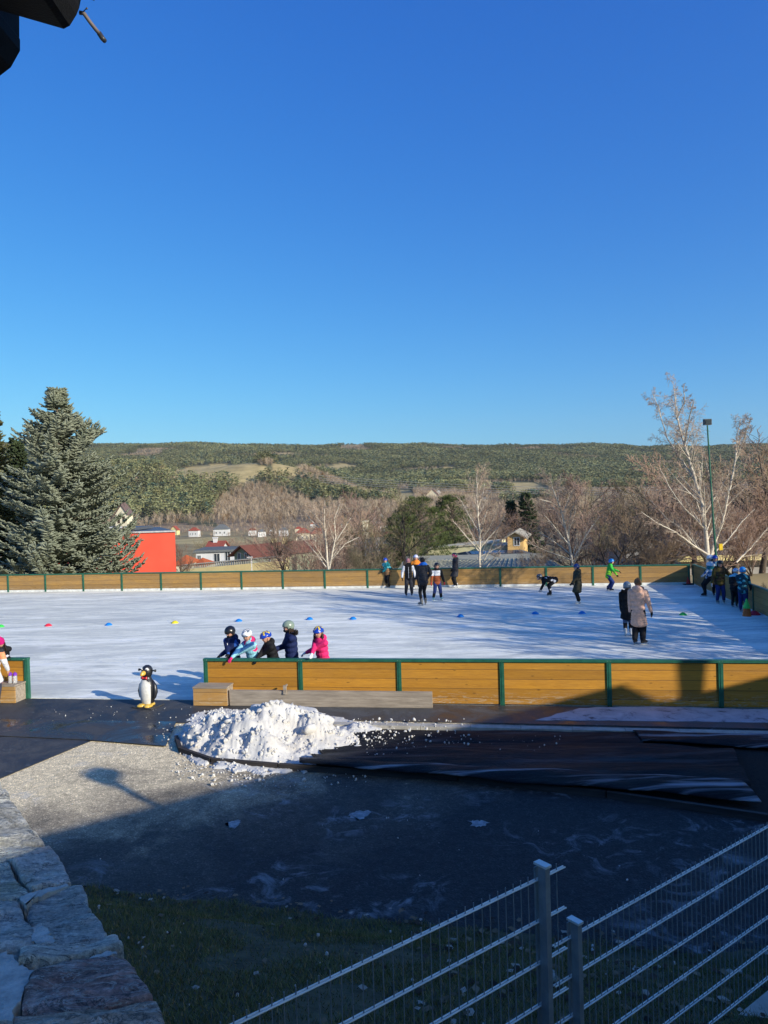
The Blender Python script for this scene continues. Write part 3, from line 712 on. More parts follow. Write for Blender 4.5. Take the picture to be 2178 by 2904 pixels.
# small ice crumbs on grass and asphalt
def crumb(x,y,z,s,seed,b):
    rr=random.Random(seed)
    M=Euler((rr.uniform(0,6),rr.uniform(0,6),rr.uniform(0,6))).to_matrix()
    n0=len(b.v); b.ell((x,y,z),(s,s*rr.uniform(.6,.9),s*rr.uniform(.5,.8)),M=M,nu=7,nv=5)
    for i in range(n0,len(b.v)):
        p=V(b.v[i])-V((x,y,z)); q=p*(1+.45*noise.noise(p*2.2/s+V((seed,0,0)))); b.v[i]=tuple(V((x,y,z))+q)
def snowmat():
    t=NT('dirty_snow'); v=t.coord(); n=t.noise(v,3,6,.7); n2=t.noise(v,28,5,.75); n3=t.noise(v,1.1,4,.6)
    c=t.ramp(n,[(.3,(.46,.45,.43)),(.6,(.64,.62,.575))]); c=t.mix(t.ramp(n3,[(.5,0),(.7,.55)]),c,(.52,.46,.38)); t.base(c); t.bump(n2,.7,.012)
    t.b.inputs['Subsurface Weight'].default_value=.0; return t.set(.75,.25)
M_snow=snowmat()
# ------------------------------------------------------------------ snow pile
PC=[G(a,b) for a,b in [(520,2026),(620,2006),(760,2008),(900,2018),(1010,2040),(1150,2058),(1060,2100),(1010,2155),(900,2192),(760,2205),(620,2195),(510,2165),(472,2105)]]
pc2=[(p.x,p.y) for p in PC]
def hts(px,base,top):
    # world peak at pixel column px with base row/top row
    g0=G(px,base); t_=PY(px,top,g0.y); return (g0.x,g0.y,t_.z)
peaks=[hts(760,2112,2008)+(.42,),hts(820,2100,2004)+(.40,),hts(890,2110,2020)+(.34,),hts(700,2125,2030)+(.42,),hts(620,2105,2024)+(.42,),hts(565,2112,2036)+(.40,),hts(960,2112,2060)+(.30,),hts(1030,2080,2052)+(.25,),hts(740,2150,2080)+(.3,),hts(650,2145,2075)+(.3,),hts(530,2115,2072)+(.25,)]
def seg_dist(x,y,poly):
    d=9
    for i in range(len(poly)):
        a=poly[i];b_=poly[(i+1)%len(poly)]; vx,vy=b_[0]-a[0],b_[1]-a[1]; t=max(0,min(1,((x-a[0])*vx+(y-a[1])*vy)/(vx*vx+vy*vy+1e-9)))
        d=min(d,math.hypot(x-a[0]-vx*t,y-a[1]-vy*t))
    return d
def pile_h(x,y):
    h=0
    for (a,b_,z,s) in peaks: 
        q=math.hypot(x-a,(y-b_)*1.15)/s; h=max(h,z*math.exp(-q*q*.75))+min(h,z*math.exp(-q*q*.75))*.12
    n=noise.noise(V((x*2.4,y*2.4,0)))*.13+noise.noise(V((x*6,y*6,4)))*.08+abs(noise.noise(V((x*13,y*13,2))))*.07-.03*noise.cell(V((x*9+y*3,y*9,1)))
    ins=bool(inpoly(np.array([x]),np.array([y]),pc2)[0]); d=seg_dist(x,y,pc2)-.16-.16*noise.noise(V((x*4,y*4,11)))-.07*noise.noise(V((x*12,y*12,3))); e=max(0,min(1,d/.5)) if ins else 0
    return (h*(.88+n*1.0)+n*.32+.02)*e**.75-(.03 if e<=0 else 0) if ins else -.03
bx=[min(p[0] for p in pc2),max(p[0] for p in pc2)];by=[min(p[1] for p in pc2),max(p[1] for p in pc2)]
nx_,ny_=250,170; vs=[];fs=[]
for j in range(ny_+1):
    for i in range(nx_+1):
        x=bx[0]+(bx[1]-bx[0])*i/nx_; y=by[0]+(by[1]-by[0])*j/ny_; vs.append((x,y,pile_h(x,y)+.02))
hh=np.array([v[2] for v in vs]).reshape(ny_+1,nx_+1)
for j in range(ny_):
    for i in range(nx_):
        if hh[j:j+2,i:i+2].max()>.0: q=j*(nx_+1)+i; fs.append((q,q+1,q+nx_+2,q+nx_+1))
pile=MB(); pile.add(vs,fs)
se=empty('snow_pile',(0,0,0),label='heap of cleared snow and ice lumps in front of the barrier',cat='snow pile')
pile.build('packed_snow',M_snow,se,smooth=True)
lump=MB(); rr=random.Random(5); cnt=0
while cnt<1500:
    x=rr.uniform(bx[0]-.1,bx[1]+.1); y=rr.uniform(by[0]-.1,by[1]+.1)
    ins=bool(inpoly(np.array([x]),np.array([y]),pc2)[0])
    if not ins or pile_h(x,y)<0: continue
    z=max(0,pile_h(x,y))+.02; d=seg_dist(x,y,pc2)
    s=rr.choice([.012,.016,.022,.026,.035,.05])*(1 if z>.1 else .55)
    if x>-1.2 and rr.random()<.6: s*=.5
    crumb(x,y,z+s*.2,s,cnt,lump); cnt+=1
lo=lump.build('ice_lumps',M_snow,se); tag(lo,kind='stuff')
# big slabs of the pile
for (px_,by_,ty_,w_,h_,yaw,tl) in [(775,2088,2035,.42,.27,.15,.15),(858,2078,2040,.34,.20,-.4,-.5),(905,2074,2028,.24,.20,.2,.3),(700,2120,2070,.12,.08,.5,.4),(880,2125,2060,.15,.12,1.2,.7),(620,2090,2060,.10,.09,.2,.3),(1015,2128,2105,.09,.05,.2,.1),(652,2130,2112,.08,.05,.2,.6)]:
    g0=G(px_,by_); z=max(.02,pile_h(g0.x,g0.y)); b=MB(); Mx=Euler((tl,yaw*.5,yaw)).to_matrix()
    b.ell((0,0,0),(w_,w_*.45,h_),M=Mx,nu=26,nv=18)
    for i,v_ in enumerate(b.v):
        p=V(v_); b.v[i]=tuple(p*(1+.30*noise.noise(p*5+V((px_,0,0)))+.12*noise.noise(p*14+V((px_,0,0)))))
    o=b.build('snow_slab',M_snow,se,smooth=True); o.location=(g0.x,g0.y,z+h_*.25)
# loose crumbs strewn over tarps, mats, asphalt and bank
b=MB(); rr=random.Random(11)
def strew(n,x0,x1,y0,y1,smin,smax,z,wt=None):
    for i in range(n):
        px_=rr.uniform(x0,x1) if wt is None else x0+(x1-x0)*rr.random()**wt; py_=rr.uniform(y0,y1); p=G(px_,py_); s=rr.uniform(smin,smax)*(rr.random()**1.5*.8+.3)
        crumb(p.x,p.y,z+s*.3,s,i*7+n,b)
strew(220,1000,1330,2050,2125,.008,.036,.075,2.2)
strew(130,1040,1600,2100,2180,.006,.022,.085,1.6)
strew(70,480,560,2110,2190,.008,.024,.01); strew(90,600,1040,2185,2235,.008,.035,.01,1.3); strew(80,500,720,2165,2215,.01,.028,.01)
strew(45,100,560,2005,2050,.005,.014,.035); strew(40,440,540,2050,2110,.008,.022,.035)
strew(30,150,2000,2240,2500,.006,.016,.005)
for i in range(46):
    x=rr.uniform(-3,3.3);y=rr.uniform(3.5,7.4)
    if y<edge_y(x): crumb(x,y,bank(x,y)+.04,rr.uniform(.006,.019),i,b)
b.build('ice_crumbs',M_snow,kind='stuff',label='small lumps of ice strewn around the pile, mats and asphalt',cat='ice crumbs')
# thin frost patches on the asphalt
fm=pm('thin_frost',(.36,.38,.39),(.22,.24,.25),scale=14,rough=.8,bump=.3,lo=.45,hi=.6)
for i,(pts,lab) in enumerate([([(985,2310),(1015,2300),(1050,2302),(1040,2318),(1022,2326),(1000,2322)],'small frost patch in the middle of the shaded asphalt'),([(1330,2330),(1350,2326),(1385,2332),(1380,2342),(1340,2346)],'small frost patch right of the middle one'),([(640,2335),(660,2328),(688,2330),(668,2350),(645,2350)],'little frost patch below the snow pile')]):
    sheet('frost_patch',blob([tuple(G(a,b2)[:2]) for a,b2 in pts],0,.03,5,i),.006,fm,label=lab,cat='frost')
# ------------------------------------------------------------------ building behind the camera that shades the yard
M_render=pm('grey_render',(.62,.60,.56),rough=.9,scale=2); M_rooft=pm('dark_roof_tiles',(.06,.045,.04),rough=.8,scale=20,stretch=(1,1,1))
A_=V((9,-4.5,0));B_=V((17.5,1.45,0)); dd=(B_-A_).normalized(); nn_=V((dd.y,-dd.x,0))
e=empty('lodge_building',A_,math.atan2(dd.y,dd.x),label='lodge behind the camera whose roof and chimney shade the yard',cat='building')
b=MB(); b.box((-9,-7,-.5),(11.55,-.5,6.3)); b.box((11.56,-7,-.5),(22,-.5,5.9)); b.build('wall',M_render,e)
b=MB()
def slab(x0,x1,zr,ze): b.add([(x0,-3.5,zr-1.6),(x1,-3.5,zr-1.6),(x1,0,zr),(x0,0,zr),(x0,-3.5,zr-1.9),(x1,-3.5,zr-1.9),(x1,0,zr-.25),(x0,0,zr-.25)],[(0,1,2,3),(7,6,5,4),(0,3,7,4),(1,5,6,2),(3,2,6,7),(0,4,5,1)])
b.prism([(11.5,6.2),(11.4,7.46),(11.55,7.26),(11.70,7.05),(11.88,6.96),(11.88,6.2)],0.004,.16,M=Matrix(((1,0,0,0),(0,0,-1,0),(0,1,0,0),(0,0,0,1)))); slab(-11,11.40,7.50,0); slab(11.58,22,6.97,0); b.box((-11,-.28,5.5),(11.55,-.02,7.27)); b.box((11.58,-.28,5.5),(22,-.02,6.72)); b.build('roof',M_rooft,e)
b=MB(); b.add([(11.985,-.15,6.2),(12.13,-.15,6.2),(12.13,.0,6.2),(11.985,.0,6.2),(11.94,-.2,7.95),(12.22,-.2,7.95),(12.22,.05,7.95),(11.94,.05,7.95)],[(0,3,2,1),(4,5,6,7),(0,1,5,4),(1,2,6,5),(2,3,7,6),(3,0,4,7)]); b.build('chimney',M_render,e)
b=MB()
ps=[(x,0,7.4+.25*math.sin((x-10.6)*3)) for x in np.linspace(10.6,11.7,9)]
fe=empty('floodlight',A_+dd*3.1,math.atan2(dd.y,dd.x),label='floodlight head on the lodge ridge behind the camera',cat='lamp')
b=MB(); b.tube([(-.02,0,7.3),(0.02,0,7.7),(.1,0,8.05)],[.05,.06,.07],8); b.build('bracket',M_galv,fe)
b=MB(); b.prism([(-.06,8.22),(.23,8.29),(.39,8.13),(.14,8.0),(-.03,7.98)],-.12,.12,M=Matrix(((1,0,0,0),(0,0,-1,0),(0,1,0,0),(0,0,0,1)))); b.build('lamp_head',M_dark,fe)
# unseen tall hall added on the right to shade the ice corner
e=empty('shade_hall',(30.3,16.9,0),math.atan2(-15.1,-2.6),label='unseen hall added right of the rink to shade the ice corner',cat='building')
b=MB(); b.box((-1.2,0,-2),(22,14,8.6)); b.build('wall',M_render,e)
b=MB(); b.box((-1.4,-.02,8.61),(22.2,14.3,8.85)); b.build('roof',M_rooft,e)
# ------------------------------------------------------------------ eave of the camera's own building at the top left corner
M_beam=pm('dark_stained_beam',(.004,.0035,.003),(.002,.002,.002),scale=10,rough=.8,bump=.3,stretch=(1,8,8))
def facing_prism(name,pts,y0,y1,m,**k):
    """a beam whose end grain has this outline at depth y0 and which runs straight back to y1"""
    P=[PY(a,b2,y0) for a,b2 in pts]; n=len(P); b=MB()
    vs=[(p.x,y0,p.z) for p in P]+[(p.x,y1,p.z) for p in P]
    b.add(vs,[tuple(range(n)),tuple(range(n,2*n))[::-1]]+[(i,n+i,n+(i+1)%n,(i+1)%n) for i in range(n)]); return b.build(name,m,**k)
ev=empty('roof_eave',PY(0,0,2.0),label='black silhouetted eave with beam ends in the top left corner',cat='roof')
def ee(name,pts,y0,y1,m):
    o=facing_prism(name,pts,y0,y1,m); o.parent=ev; o.matrix_parent_inverse=Matrix.Translation(-ev.location); return o
ee('rafter_end',[(-300,-350),(232,-350),(229,0),(225,22),(217,42),(198,73),(181,82),(160,76),(56,46),(-300,-60)],2.0,1.86,M_beam)
ee('bracket_post',[(-300,-80),(54,-80),(55,108),(57,113),(57,144),(31,191),(0,215),(-300,420)],2.15,1.98,M_beam)
ee('gutter_edge',[(262,-60),(268,3),(258,-2),(240,-60)],2.0,1.97,M_beam)
ca=[PY(226,36,2.02),PY(238,38,2.02),PY(255,62,2.03),PY(272,84,2.04),PY(284,98,2.05)]
cb=empty('dangling_cable',ca[0],label='short grey cable end dangling from the eave against the sky',cat='cable')
Li=Matrix.Translation(-ca[0])
b=MB(); b.tube(ca,[.0055,.0055,.0052,.0052,.005],10); o=b.build('cable_sleeve',pm('grey_cable',(.16,.13,.12),rough=.6),cb,smooth=True); o.matrix_parent_inverse=Li
b=MB(); b.tube([PY(281,94,2.05),PY(290,108,2.05),PY(298,117,2.05)],[.0068,.0068,.006],10); o=b.build('cable_plug',pm('plug_dark',(.05,.05,.05),rough=.3),cb,smooth=True); o.matrix_parent_inverse=Li
b=MB(); b.tube([PY(236,33,2.01),PY(244,25,2.0)],[.0012,.0014],6); b.ell(PY(246,24,2.0),(.003,.002,.003)); o=b.build('nail',pm('plug_dark',(.05,.05,.05),rough=.3),cb); o.matrix_parent_inverse=Li
# ------------------------------------------------------------------ far forest: one mass of pines, one of bare woodland
def ico():
    bm=bmesh.new(); bmesh.ops.create_icosphere(bm,subdivisions=1,radius=1); v=np.array([x.co[:] for x in bm.verts]); bm.verts.ensure_lookup_table(); f=np.array([[q.index for q in fa.verts] for fa in bm.faces]); bm.free(); return v,f
IV,IF=ico(); rng=np.random.default_rng(11)
def crown_templates(k,kind,ncard=64):
    out=[]
    for i in range(k):
        vs=[];fs=[];n=0
        if kind=='pine':
            for j in range(ncard):
                t_=rng.uniform(0,1)**.8; rr_=(.10+.34*math.sin(math.pi*min(1,(1-t_)*.78+.12)))*rng.uniform(.45,1.1); a=rng.uniform(0,6.28); c=np.array([math.cos(a)*rr_,math.sin(a)*rr_,.30+.68*t_])
                s_=rng.uniform(.07,.15)*(64/ncard)**.5; o_=rng.normal(0,1,(3,3)); o_/=np.linalg.norm(o_,axis=1)[:,None]; o_[:,2]*=.55; o_=o_*s_*np.array([1.5,1.5,1])
                vs.append(c+o_); fs.append(np.array([[n,n+1,n+2]])); n+=3
            tr=np.array([[-.02,0,0],[.02,0,0],[0,.02,0],[-.015,0,.6],[.015,0,.6],[0,.015,.6]]); 
        else:
            for j in range(26):
                a=rng.uniform(0,6.28); l=rng.uniform(.25,.55); z0=rng.uniform(.1,.55); p0=np.array([0,0,z0]); p1=np.array([math.cos(a)*l,math.sin(a)*l,z0+rng.uniform(.2,.5)])
                w_=np.array([-math.sin(a),math.cos(a),0])*.012; q=np.array([p0-w_,p0+w_,p1]); 
                m_=(p0+p1)/2; d=rng.uniform(-.2,.2,3); d[2]=abs(d[2])+.1; q2=np.array([m_-w_*.6,m_+w_*.6,m_+d]); 
                vs+= [q,q2]; fs+= [np.array([[n,n+1,n+2]]),np.array([[n+3,n+4,n+5]])]; n+=6
            tr=np.array([[-.02,0,0],[.02,0,0],[0,.02,0],[-.008,0,.9],[.008,0,.9],[0,.008,.9]])
        vs.append(tr); fs.append(np.array([[0,1,4],[0,4,3],[1,2,5],[1,5,4],[2,0,3],[2,3,5]])+n)
        out.append((np.concatenate(vs),np.concatenate(fs),n))
    return out
def scatter(name,pts,hs,cols,tmpl,mat_,trunkcol,wf=.75,**k):
    V_=[];F_l=[];C_=[];n=0; idx=rng.integers(0,len(tmpl),len(pts)); ang=rng.uniform(0,6.28,len(pts))
    for t,(tv,tf,ntr) in enumerate(tmpl):
        sel=np.where(idx==t)[0]
        if len(sel)==0: continue
        ca=np.cos(ang[sel])[:,None];sa=np.sin(ang[sel])[:,None]; w_=(hs[sel]*wf*rng.uniform(.8,1.25,len(sel)))[:,None]
        x=(tv[None,:,0]*ca-tv[None,:,1]*sa)*w_+pts[sel,0][:,None]; y=(tv[None,:,0]*sa+tv[None,:,1]*ca)*w_+pts[sel,1][:,None]; z=tv[None,:,2]*hs[sel][:,None]+pts[sel,2][:,None]
        v=np.stack([x,y,z],2).reshape(-1,3); f=(tf[None]+(np.arange(len(sel))*len(tv))[:,None,None]).reshape(-1,3)+n
        c=np.repeat(cols[sel][:,None,:],len(tv),1).copy(); c*=rng.uniform(.93,1.07,c.shape[:2]+(1,)); c[:,ntr:]=trunkcol
        V_.append(v);F_l.append(f);C_.append(c.reshape(-1,3)); n+=len(v)
    return np_mesh(name,np.concatenate(V_),np.concatenate(F_l),mat_,col=np.concatenate(C_),**k)
def cand(n,y0,y1,u0=-.56,u1=.56):
    y=np.sqrt(rng.uniform(y0*y0,y1*y1,n)); x=rng.uniform(u0,u1,n)*y; return x,y
M_pine=tint_mat('pine_needles_far',.6,.2,.95,.05); M_bare=tint_mat('bare_twigs_far',.6,.2,.95,.05)
x,y=cand(92000,500,2330)
# denser near the spurs and thin out by distance for even cover
mead=np.zeros(len(x),bool); br=np.zeros(len(x),bool)
for p in MEADOWS: mead|=inpoly(x,y,p)
for p in BROWN: br|=inpoly(x,y,p)
nz=np.array([noise.noise(V((a*.006,b_*.006,0))) for a,b_ in zip(x,y)])
lowband=(y<640)&(x/y>-.10); 
pine=(~mead)&((~br)&(~lowband)&(nz>-.30)|(br&(nz>.28)))
pine&=(y>600)|(x/y<-.10)&(y>540)
P3=np.stack([x,y,T(x,y)],1)
hs_=rng.uniform(7.5,12.5,len(x))*(1+.12*nz)*np.where(y<1000,1.15,1.0)
g1=np.array([.170,.190,.095]);g2=np.array([.235,.225,.115]);g3=np.array([.075,.11,.08])
mixv=rng.random((len(x),1)); cols=g1*(1-mixv)+g2*mixv; dk=rng.random(len(x))<.14; cols[dk]=g3; nzb=np.array([noise.noise(V((a*.02,b_*.02,9))) for a,b_ in zip(x,y)]); cols*=(1+nz[:,None]*.5)*(1+nzb[:,None]*.5)
TP=crown_templates(9,'pine'); TB=crown_templates(7,'bare')
TPF=crown_templates(9,'pine',26); nearp=pine&(y<1050); farp=pine&(y>=1050)
scatter('pine_forest',P3[nearp],hs_[nearp],cols[nearp],TP,M_pine,(.20,.16,.12),.62,kind='stuff',label='pine forest on the nearer wooded spur across the valley',cat='forest')
scatter('pine_forest',P3[farp],hs_[farp],cols[farp],TPF,M_pine,(.20,.16,.12),.62,kind='stuff',label='dense pine forest covering the far hillside up to the skyline',cat='forest')
bare=(~mead)&~pine&(y>430)
colb=np.where(rng.random((len(x),1))<.5,np.array([[.52,.41,.29]]),np.array([[.41,.33,.24]])); colb[rng.random(len(x))<.12]=(.30,.19,.10)
x2,y2=cand(15000,300,900,-.5,.56); ok=np.ones(len(x2),bool)
for p in MEADOWS: ok&=~inpoly(x2,y2,p)
nz2=np.array([noise.noise(V((a*.012,b_*.012,5))) for a,b_ in zip(x2,y2)]); ok&=(nz2>-.15)
okb=ok&((y2>330)|(x2/y2>.06)); x2,y2=x2[okb],y2[okb]
PB=np.concatenate([P3[bare],np.stack([x2,y2,T(x2,y2)],1)]); hb=np.concatenate([hs_[bare]*.7,rng.uniform(4.5,9,len(x2))*np.where((y2<560)&(x2/y2<.06),.36,1.0)])
cb2=np.concatenate([colb[bare],np.array([[.48,.37,.26]])*rng.uniform(.7,1.35,(len(x2),1))])
scatter('bare_woodland',PB,hb,cb2,TB,M_bare,(.22,.18,.14),.9,kind='stuff',label='leafless brown woodland on the lower slopes',cat='woodland')
# lone bushes in the meadows
# ------------------------------------------------------------------ near trees
def grow(rs,start,dirv,length,r0,depth,tw,tb,cfg):
    """recursive branch; writes limbs in tb and fine twigs in tw"""
    n=max(3,int(length/cfg['seg'])); p=V(start); d=V(dirv).normalized(); pts=[p.copy()]; rad=[r0]
    for i in range(n):
        d=(d+V((rs.uniform(-1,1),rs.uniform(-1,1),rs.uniform(-1,1)))*cfg['wob']+V((0,0,cfg['up'][min(depth,len(cfg['up'])-1)]))/n).normalized()
        p=p+d*(length/n); pts.append(p.copy()); rad.append(max(r0*(1-(i+1)/n*.85),.004))
    (tb if r0>cfg['tw'] else tw).tube(pts,[max(r,cfg['rmin']) for r in rad],6 if r0>.05 else (4 if r0>.02 else 3),cap=False)
    if depth>=cfg['depth']: return
    k=cfg['kids'][depth]
    for i in range(k):
        f=cfg['f0'][depth]+(1-cfg['f0'][depth])*(i+rs.random())/k; j=min(n-1,int(f*n)); q=pts[j]+(pts[j+1]-pts[j])*(f*n-j)
        dd_=(pts[j+1]-pts[j]).normalized(); side=dd_.orthogonal().normalized(); side.rotate(Matrix.Rotation(rs.uniform(0,6.283),3,dd_))
        an_=R(cfg['ang'][depth]+rs.uniform(-12,12)); nd=dd_*math.cos(an_)+side*math.sin(an_)
        L=length*cfg['lr'][depth]*(1.1-f*.62)*rs.uniform(.7,1.2)
        grow(rs,q,nd,L,max(rad[j]*cfg['rr'],.0045),depth+1,tw,tb,cfg)
def barkmat():
    t=NT('birch_bark'); v=t.coord((1.5,1.5,9)); n=t.noise(v,2.2,5,.7); c=t.ramp(n,[(.3,(.06,.05,.045)),(.42,(.52,.46,.37)),(.7,(.68,.61,.50))]); t.base(c); t.bump(n,.3,.01); return t.set(.7,.2)
M_birch=barkmat(); M_btwig=pm('birch_twigs',(.38,.285,.22),(.28,.21,.16),scale=3,rough=.9,bump=0)
M_brtrunk=pm('brown_bark',(.13,.10,.075),(.07,.052,.04),scale=6,rough=.9,bump=.4,stretch=(1,1,.3)); M_brtwig=pm('brown_twigs',(.26,.19,.13),(.16,.12,.08),scale=2,rough=.9,bump=0)
M_redtwig=pm('reddish_twigs',(.37,.25,.185),(.26,.17,.125),scale=2,rough=.9,bump=0); M_greytwig=pm('olive_grey_twigs',(.27,.225,.13),(.17,.14,.085),scale=2,rough=.9,bump=0)
def tree_obj(name,loc,tb,tw,mb,mt,label,cat='tree',group=None,tbname='trunk',twname='crown'):
    e=empty(name,loc,label=label,cat=cat,group=group)
    tb.build(tbname,mb,e,smooth=True); tw.build(twname,mt,e); return e
BC=dict(seg=.45,wob=.09,up=[.15,.25,.0,-.35,-.5],depth=3,kids=[18,9,7,4],f0=[.10,.12,.1,.1],ang=[36,36,40,40],lr=[.40,.50,.60,.6],rr=.5,tw=.0105,rmin=.0052)
def birch(label,y,stems,r0,cfg,seed,low=(),jit=.5):
    """stems: main stems as photo pixels traced at depth y, each given its own depth drift"""
    rs=random.Random(seed); tb=MB();tw=MB(); base=None
    for si,(pts,rad) in enumerate(stems):
        dr=0 if si==0 else rs.uniform(-1,1)*jit*3; P=[]
        for i,(a,b2) in enumerate(pts):
            f=i/(len(pts)-1); P.append(PY(a*D2S,b2*D2S,y+dr*f))
        if base is None: base=V((P[0].x,P[0].y,float(T(P[0].x,P[0].y)))); P[0].z=min(P[0].z,base.z) 
        P=[p-base for p in P]
        # resample with wobble
        Q=[];rd=[]; N=6
        for i in range(len(P)-1):
            for s in range(N): f=s/N; q=P[i].lerp(P[i+1],f); t=(i+f)/(len(P)-1); Q.append(q+V((rs.uniform(-1,1),rs.uniform(-1,1),0))*.02); rd.append(rad*.62*(1-t)**.8+.010)
        Q.append(P[-1]); rd.append(.01); tb.tube(Q,rd,8,cap=False)
        L=sum((Q[i+1]-Q[i]).length for i in range(len(Q)-1)); K=int(cfg['kids'][0]*L/6)
        for k in range(K):
            f=.10+.88*(k+rs.random())/K; j=min(len(Q)-2,int(f*(len(Q)-1))); d=(Q[j+1]-Q[j]).normalized(); side=d.orthogonal().normalized(); side.rotate(Matrix.Rotation(rs.uniform(0,6.283),3,d))
            an_=R(cfg['ang'][0]+rs.uniform(-10,10)); nd=d*math.cos(an_)+side*math.sin(an_)
            grow(rs,Q[j],nd,L*cfg['lr'][0]*(1.12-f*.75)*rs.uniform(.6,1.15),max(rd[j]*.45,.010),1,tw,tb,cfg)
    return tree_obj('birch_tree',base,tb,tw,M_birch,M_btwig,label,group='bare birches beyond the rink')
birch('white birch with several steep stems behind the far barrier, left of the group of skaters',47,[
  ([(712,1228),(703,1165),(692,1130),(668,1098)],.11),([(703,1165),(700,1120),(702,1080)],.07),([(712,1228),(725,1160),(722,1120),(736,1085)],.08),([(690,1140),(668,1120),(655,1100)],.05),([(725,1170),(748,1135),(762,1112)],.04),([(712,1215),(745,1175),(775,1160)],.05),([(705,1225),(670,1180),(640,1150)],.05)],.1,dict(BC,kids=[18,9,7,4]),3)
birch('tall slender birch with a straight white trunk behind the far barrier right of centre',48,[
  ([(1035,1216),(1036,1150),(1030,1080),(1030,1018)],.12),([(1035,1160),(1050,1110),(1062,1075)],.06),([(1034,1150),(1008,1105),(990,1070)],.06),([(1034,1190),(1000,1150),(978,1125)],.06),([(1036,1185),(1075,1140),(1092,1110)],.06),([(1032,1100),(1045,1060),(1048,1030)],.04),([(1032,1205),(1080,1180),(1100,1150)],.04)],.1,dict(BC,kids=[18,9,7,4]),5)
birch('white birch leaning left with forked stems, behind the barrier above the olive parka skater',46,[
  ([(1240,1216),(1228,1165),(1215,1110),(1195,1060),(1188,1032)],.12),([(1228,1165),(1232,1110),(1245,1080)],.06),([(1232,1180),(1195,1135),(1175,1112)],.06),([(1240,1205),(1270,1150),(1295,1115)],.07),([(1215,1110),(1232,1075),(1238,1060)],.05),([(1236,1200),(1190,1165),(1165,1150)],.05),([(1213,1100),(1190,1085),(1165,1078)],.04),([(1242,1212),(1180,1190),(1140,1172)],.04)],.1,dict(BC,kids=[18,9,7,4]),8)
birch('large weeping birch with white limbs rising above the skyline beside the green lamp post',41,[
  ([(1533,1215),(1525,1150),(1515,1080),(1497,1020),(1478,960),(1462,900),(1456,832)],.19),([(1497,1030),(1470,990),(1440,945),(1422,880),(1408,845)],.07),([(1533,1205),(1560,1130),(1575,1060),(1588,1000),(1592,940),(1600,905)],.11),
  ([(1478,965),(1490,900),(1500,860)],.06),([(1462,905),(1480,865),(1475,835)],.04),([(1533,1200),(1500,1180),(1460,1150),(1420,1130),(1385,1105)],.08),([(1520,1140),(1480,1100),(1450,1060),(1425,1010)],.06),
  ([(1535,1200),(1570,1170),(1600,1130),(1630,1100)],.07),([(1500,1175),(1470,1140),(1440,1120),(1405,1080)],.05),([(1525,1150),(1545,1090),(1530,1020),(1518,965)],.06),([(1590,990),(1610,940),(1622,900)],.04),([(1590,1215),(1625,1180),(1659,1140),(1700,1110)],.06)],.2,dict(BC,depth=4,kids=[16,8,5,4],lr=[.28,.5,.6,.6],up=[.1,.12,-.1,-.6,-.8],rmin=.0042),12,jit=.9)
# templates of brown bare trees, copied with labels of their own
def bare_template(seed,h,mt,kind):
    rs=random.Random(seed); tb=MB();tw=MB()
    if kind=='bush':
        cfg=dict(seg=.5,wob=.2,up=[.3,.3,.2,.1],depth=2,kids=[13,9],f0=[.1,.15],ang=[32,36],lr=[.55,.6],rr=.6,tw=.03,rmin=.012)
        for i in range(9): a=rs.uniform(0,6.28); grow(rs,(0,0,0),(math.cos(a)*.55,math.sin(a)*.55,1),h*rs.uniform(.7,1),.05,0,tw,tb,cfg)
    else:
        cfg=dict(seg=.5,wob=.17,up=[.2,.5,.35,.1],depth=3,kids=[16,9,6],f0=[.2,.15,.1],ang=[50,40,38],lr=[.52,.52,.55],rr=.58,tw=.028,rmin=.012)
        grow(rs,(0,0,0),(rs.uniform(-.08,.08),rs.uniform(-.08,.08),1),h,.17,0,tw,tb,cfg)
    return tb,tw
TEMPL=[]
for i,(h,mt,kind) in enumerate([(8,M_brtwig,'t'),(8.5,M_redtwig,'t'),(7.5,M_greytwig,'t'),(8,M_redtwig,'bush'),(7,M_greytwig,'bush'),(8,M_brtwig,'bush')]):
    tb,tw=bare_template(40+i,h,mt,kind)
    mb_=M_brtrunk
    e=tree_obj('bare_tree',(0,0,-500),tb,tw,mb_,mt,'x',group='bare brown trees beyond the rink'); TEMPL.append([e,False,h])
def put_tree(ti,px,ytop_disp,y,label,ws=1.0,zb=None):
    """stand a bare tree at display column px, distance y, its top at display row ytop"""
    top=PY(px*D2S,ytop_disp*D2S,y); z0=float(T(top.x,y)) if zb is None else zb
    e,used,h=TEMPL[ti]
    if used: e=copy_tree(e)
    TEMPL[ti][1]=True; hh=(top.z-z0); s=max(.3,hh/(h*.97)); e.location=(top.x,y,z0-.1); e.scale=(s*ws,s*ws,s); e.rotation_euler=(0,0,(px*1.7+y)%6.28)
    e['label']=label; return e
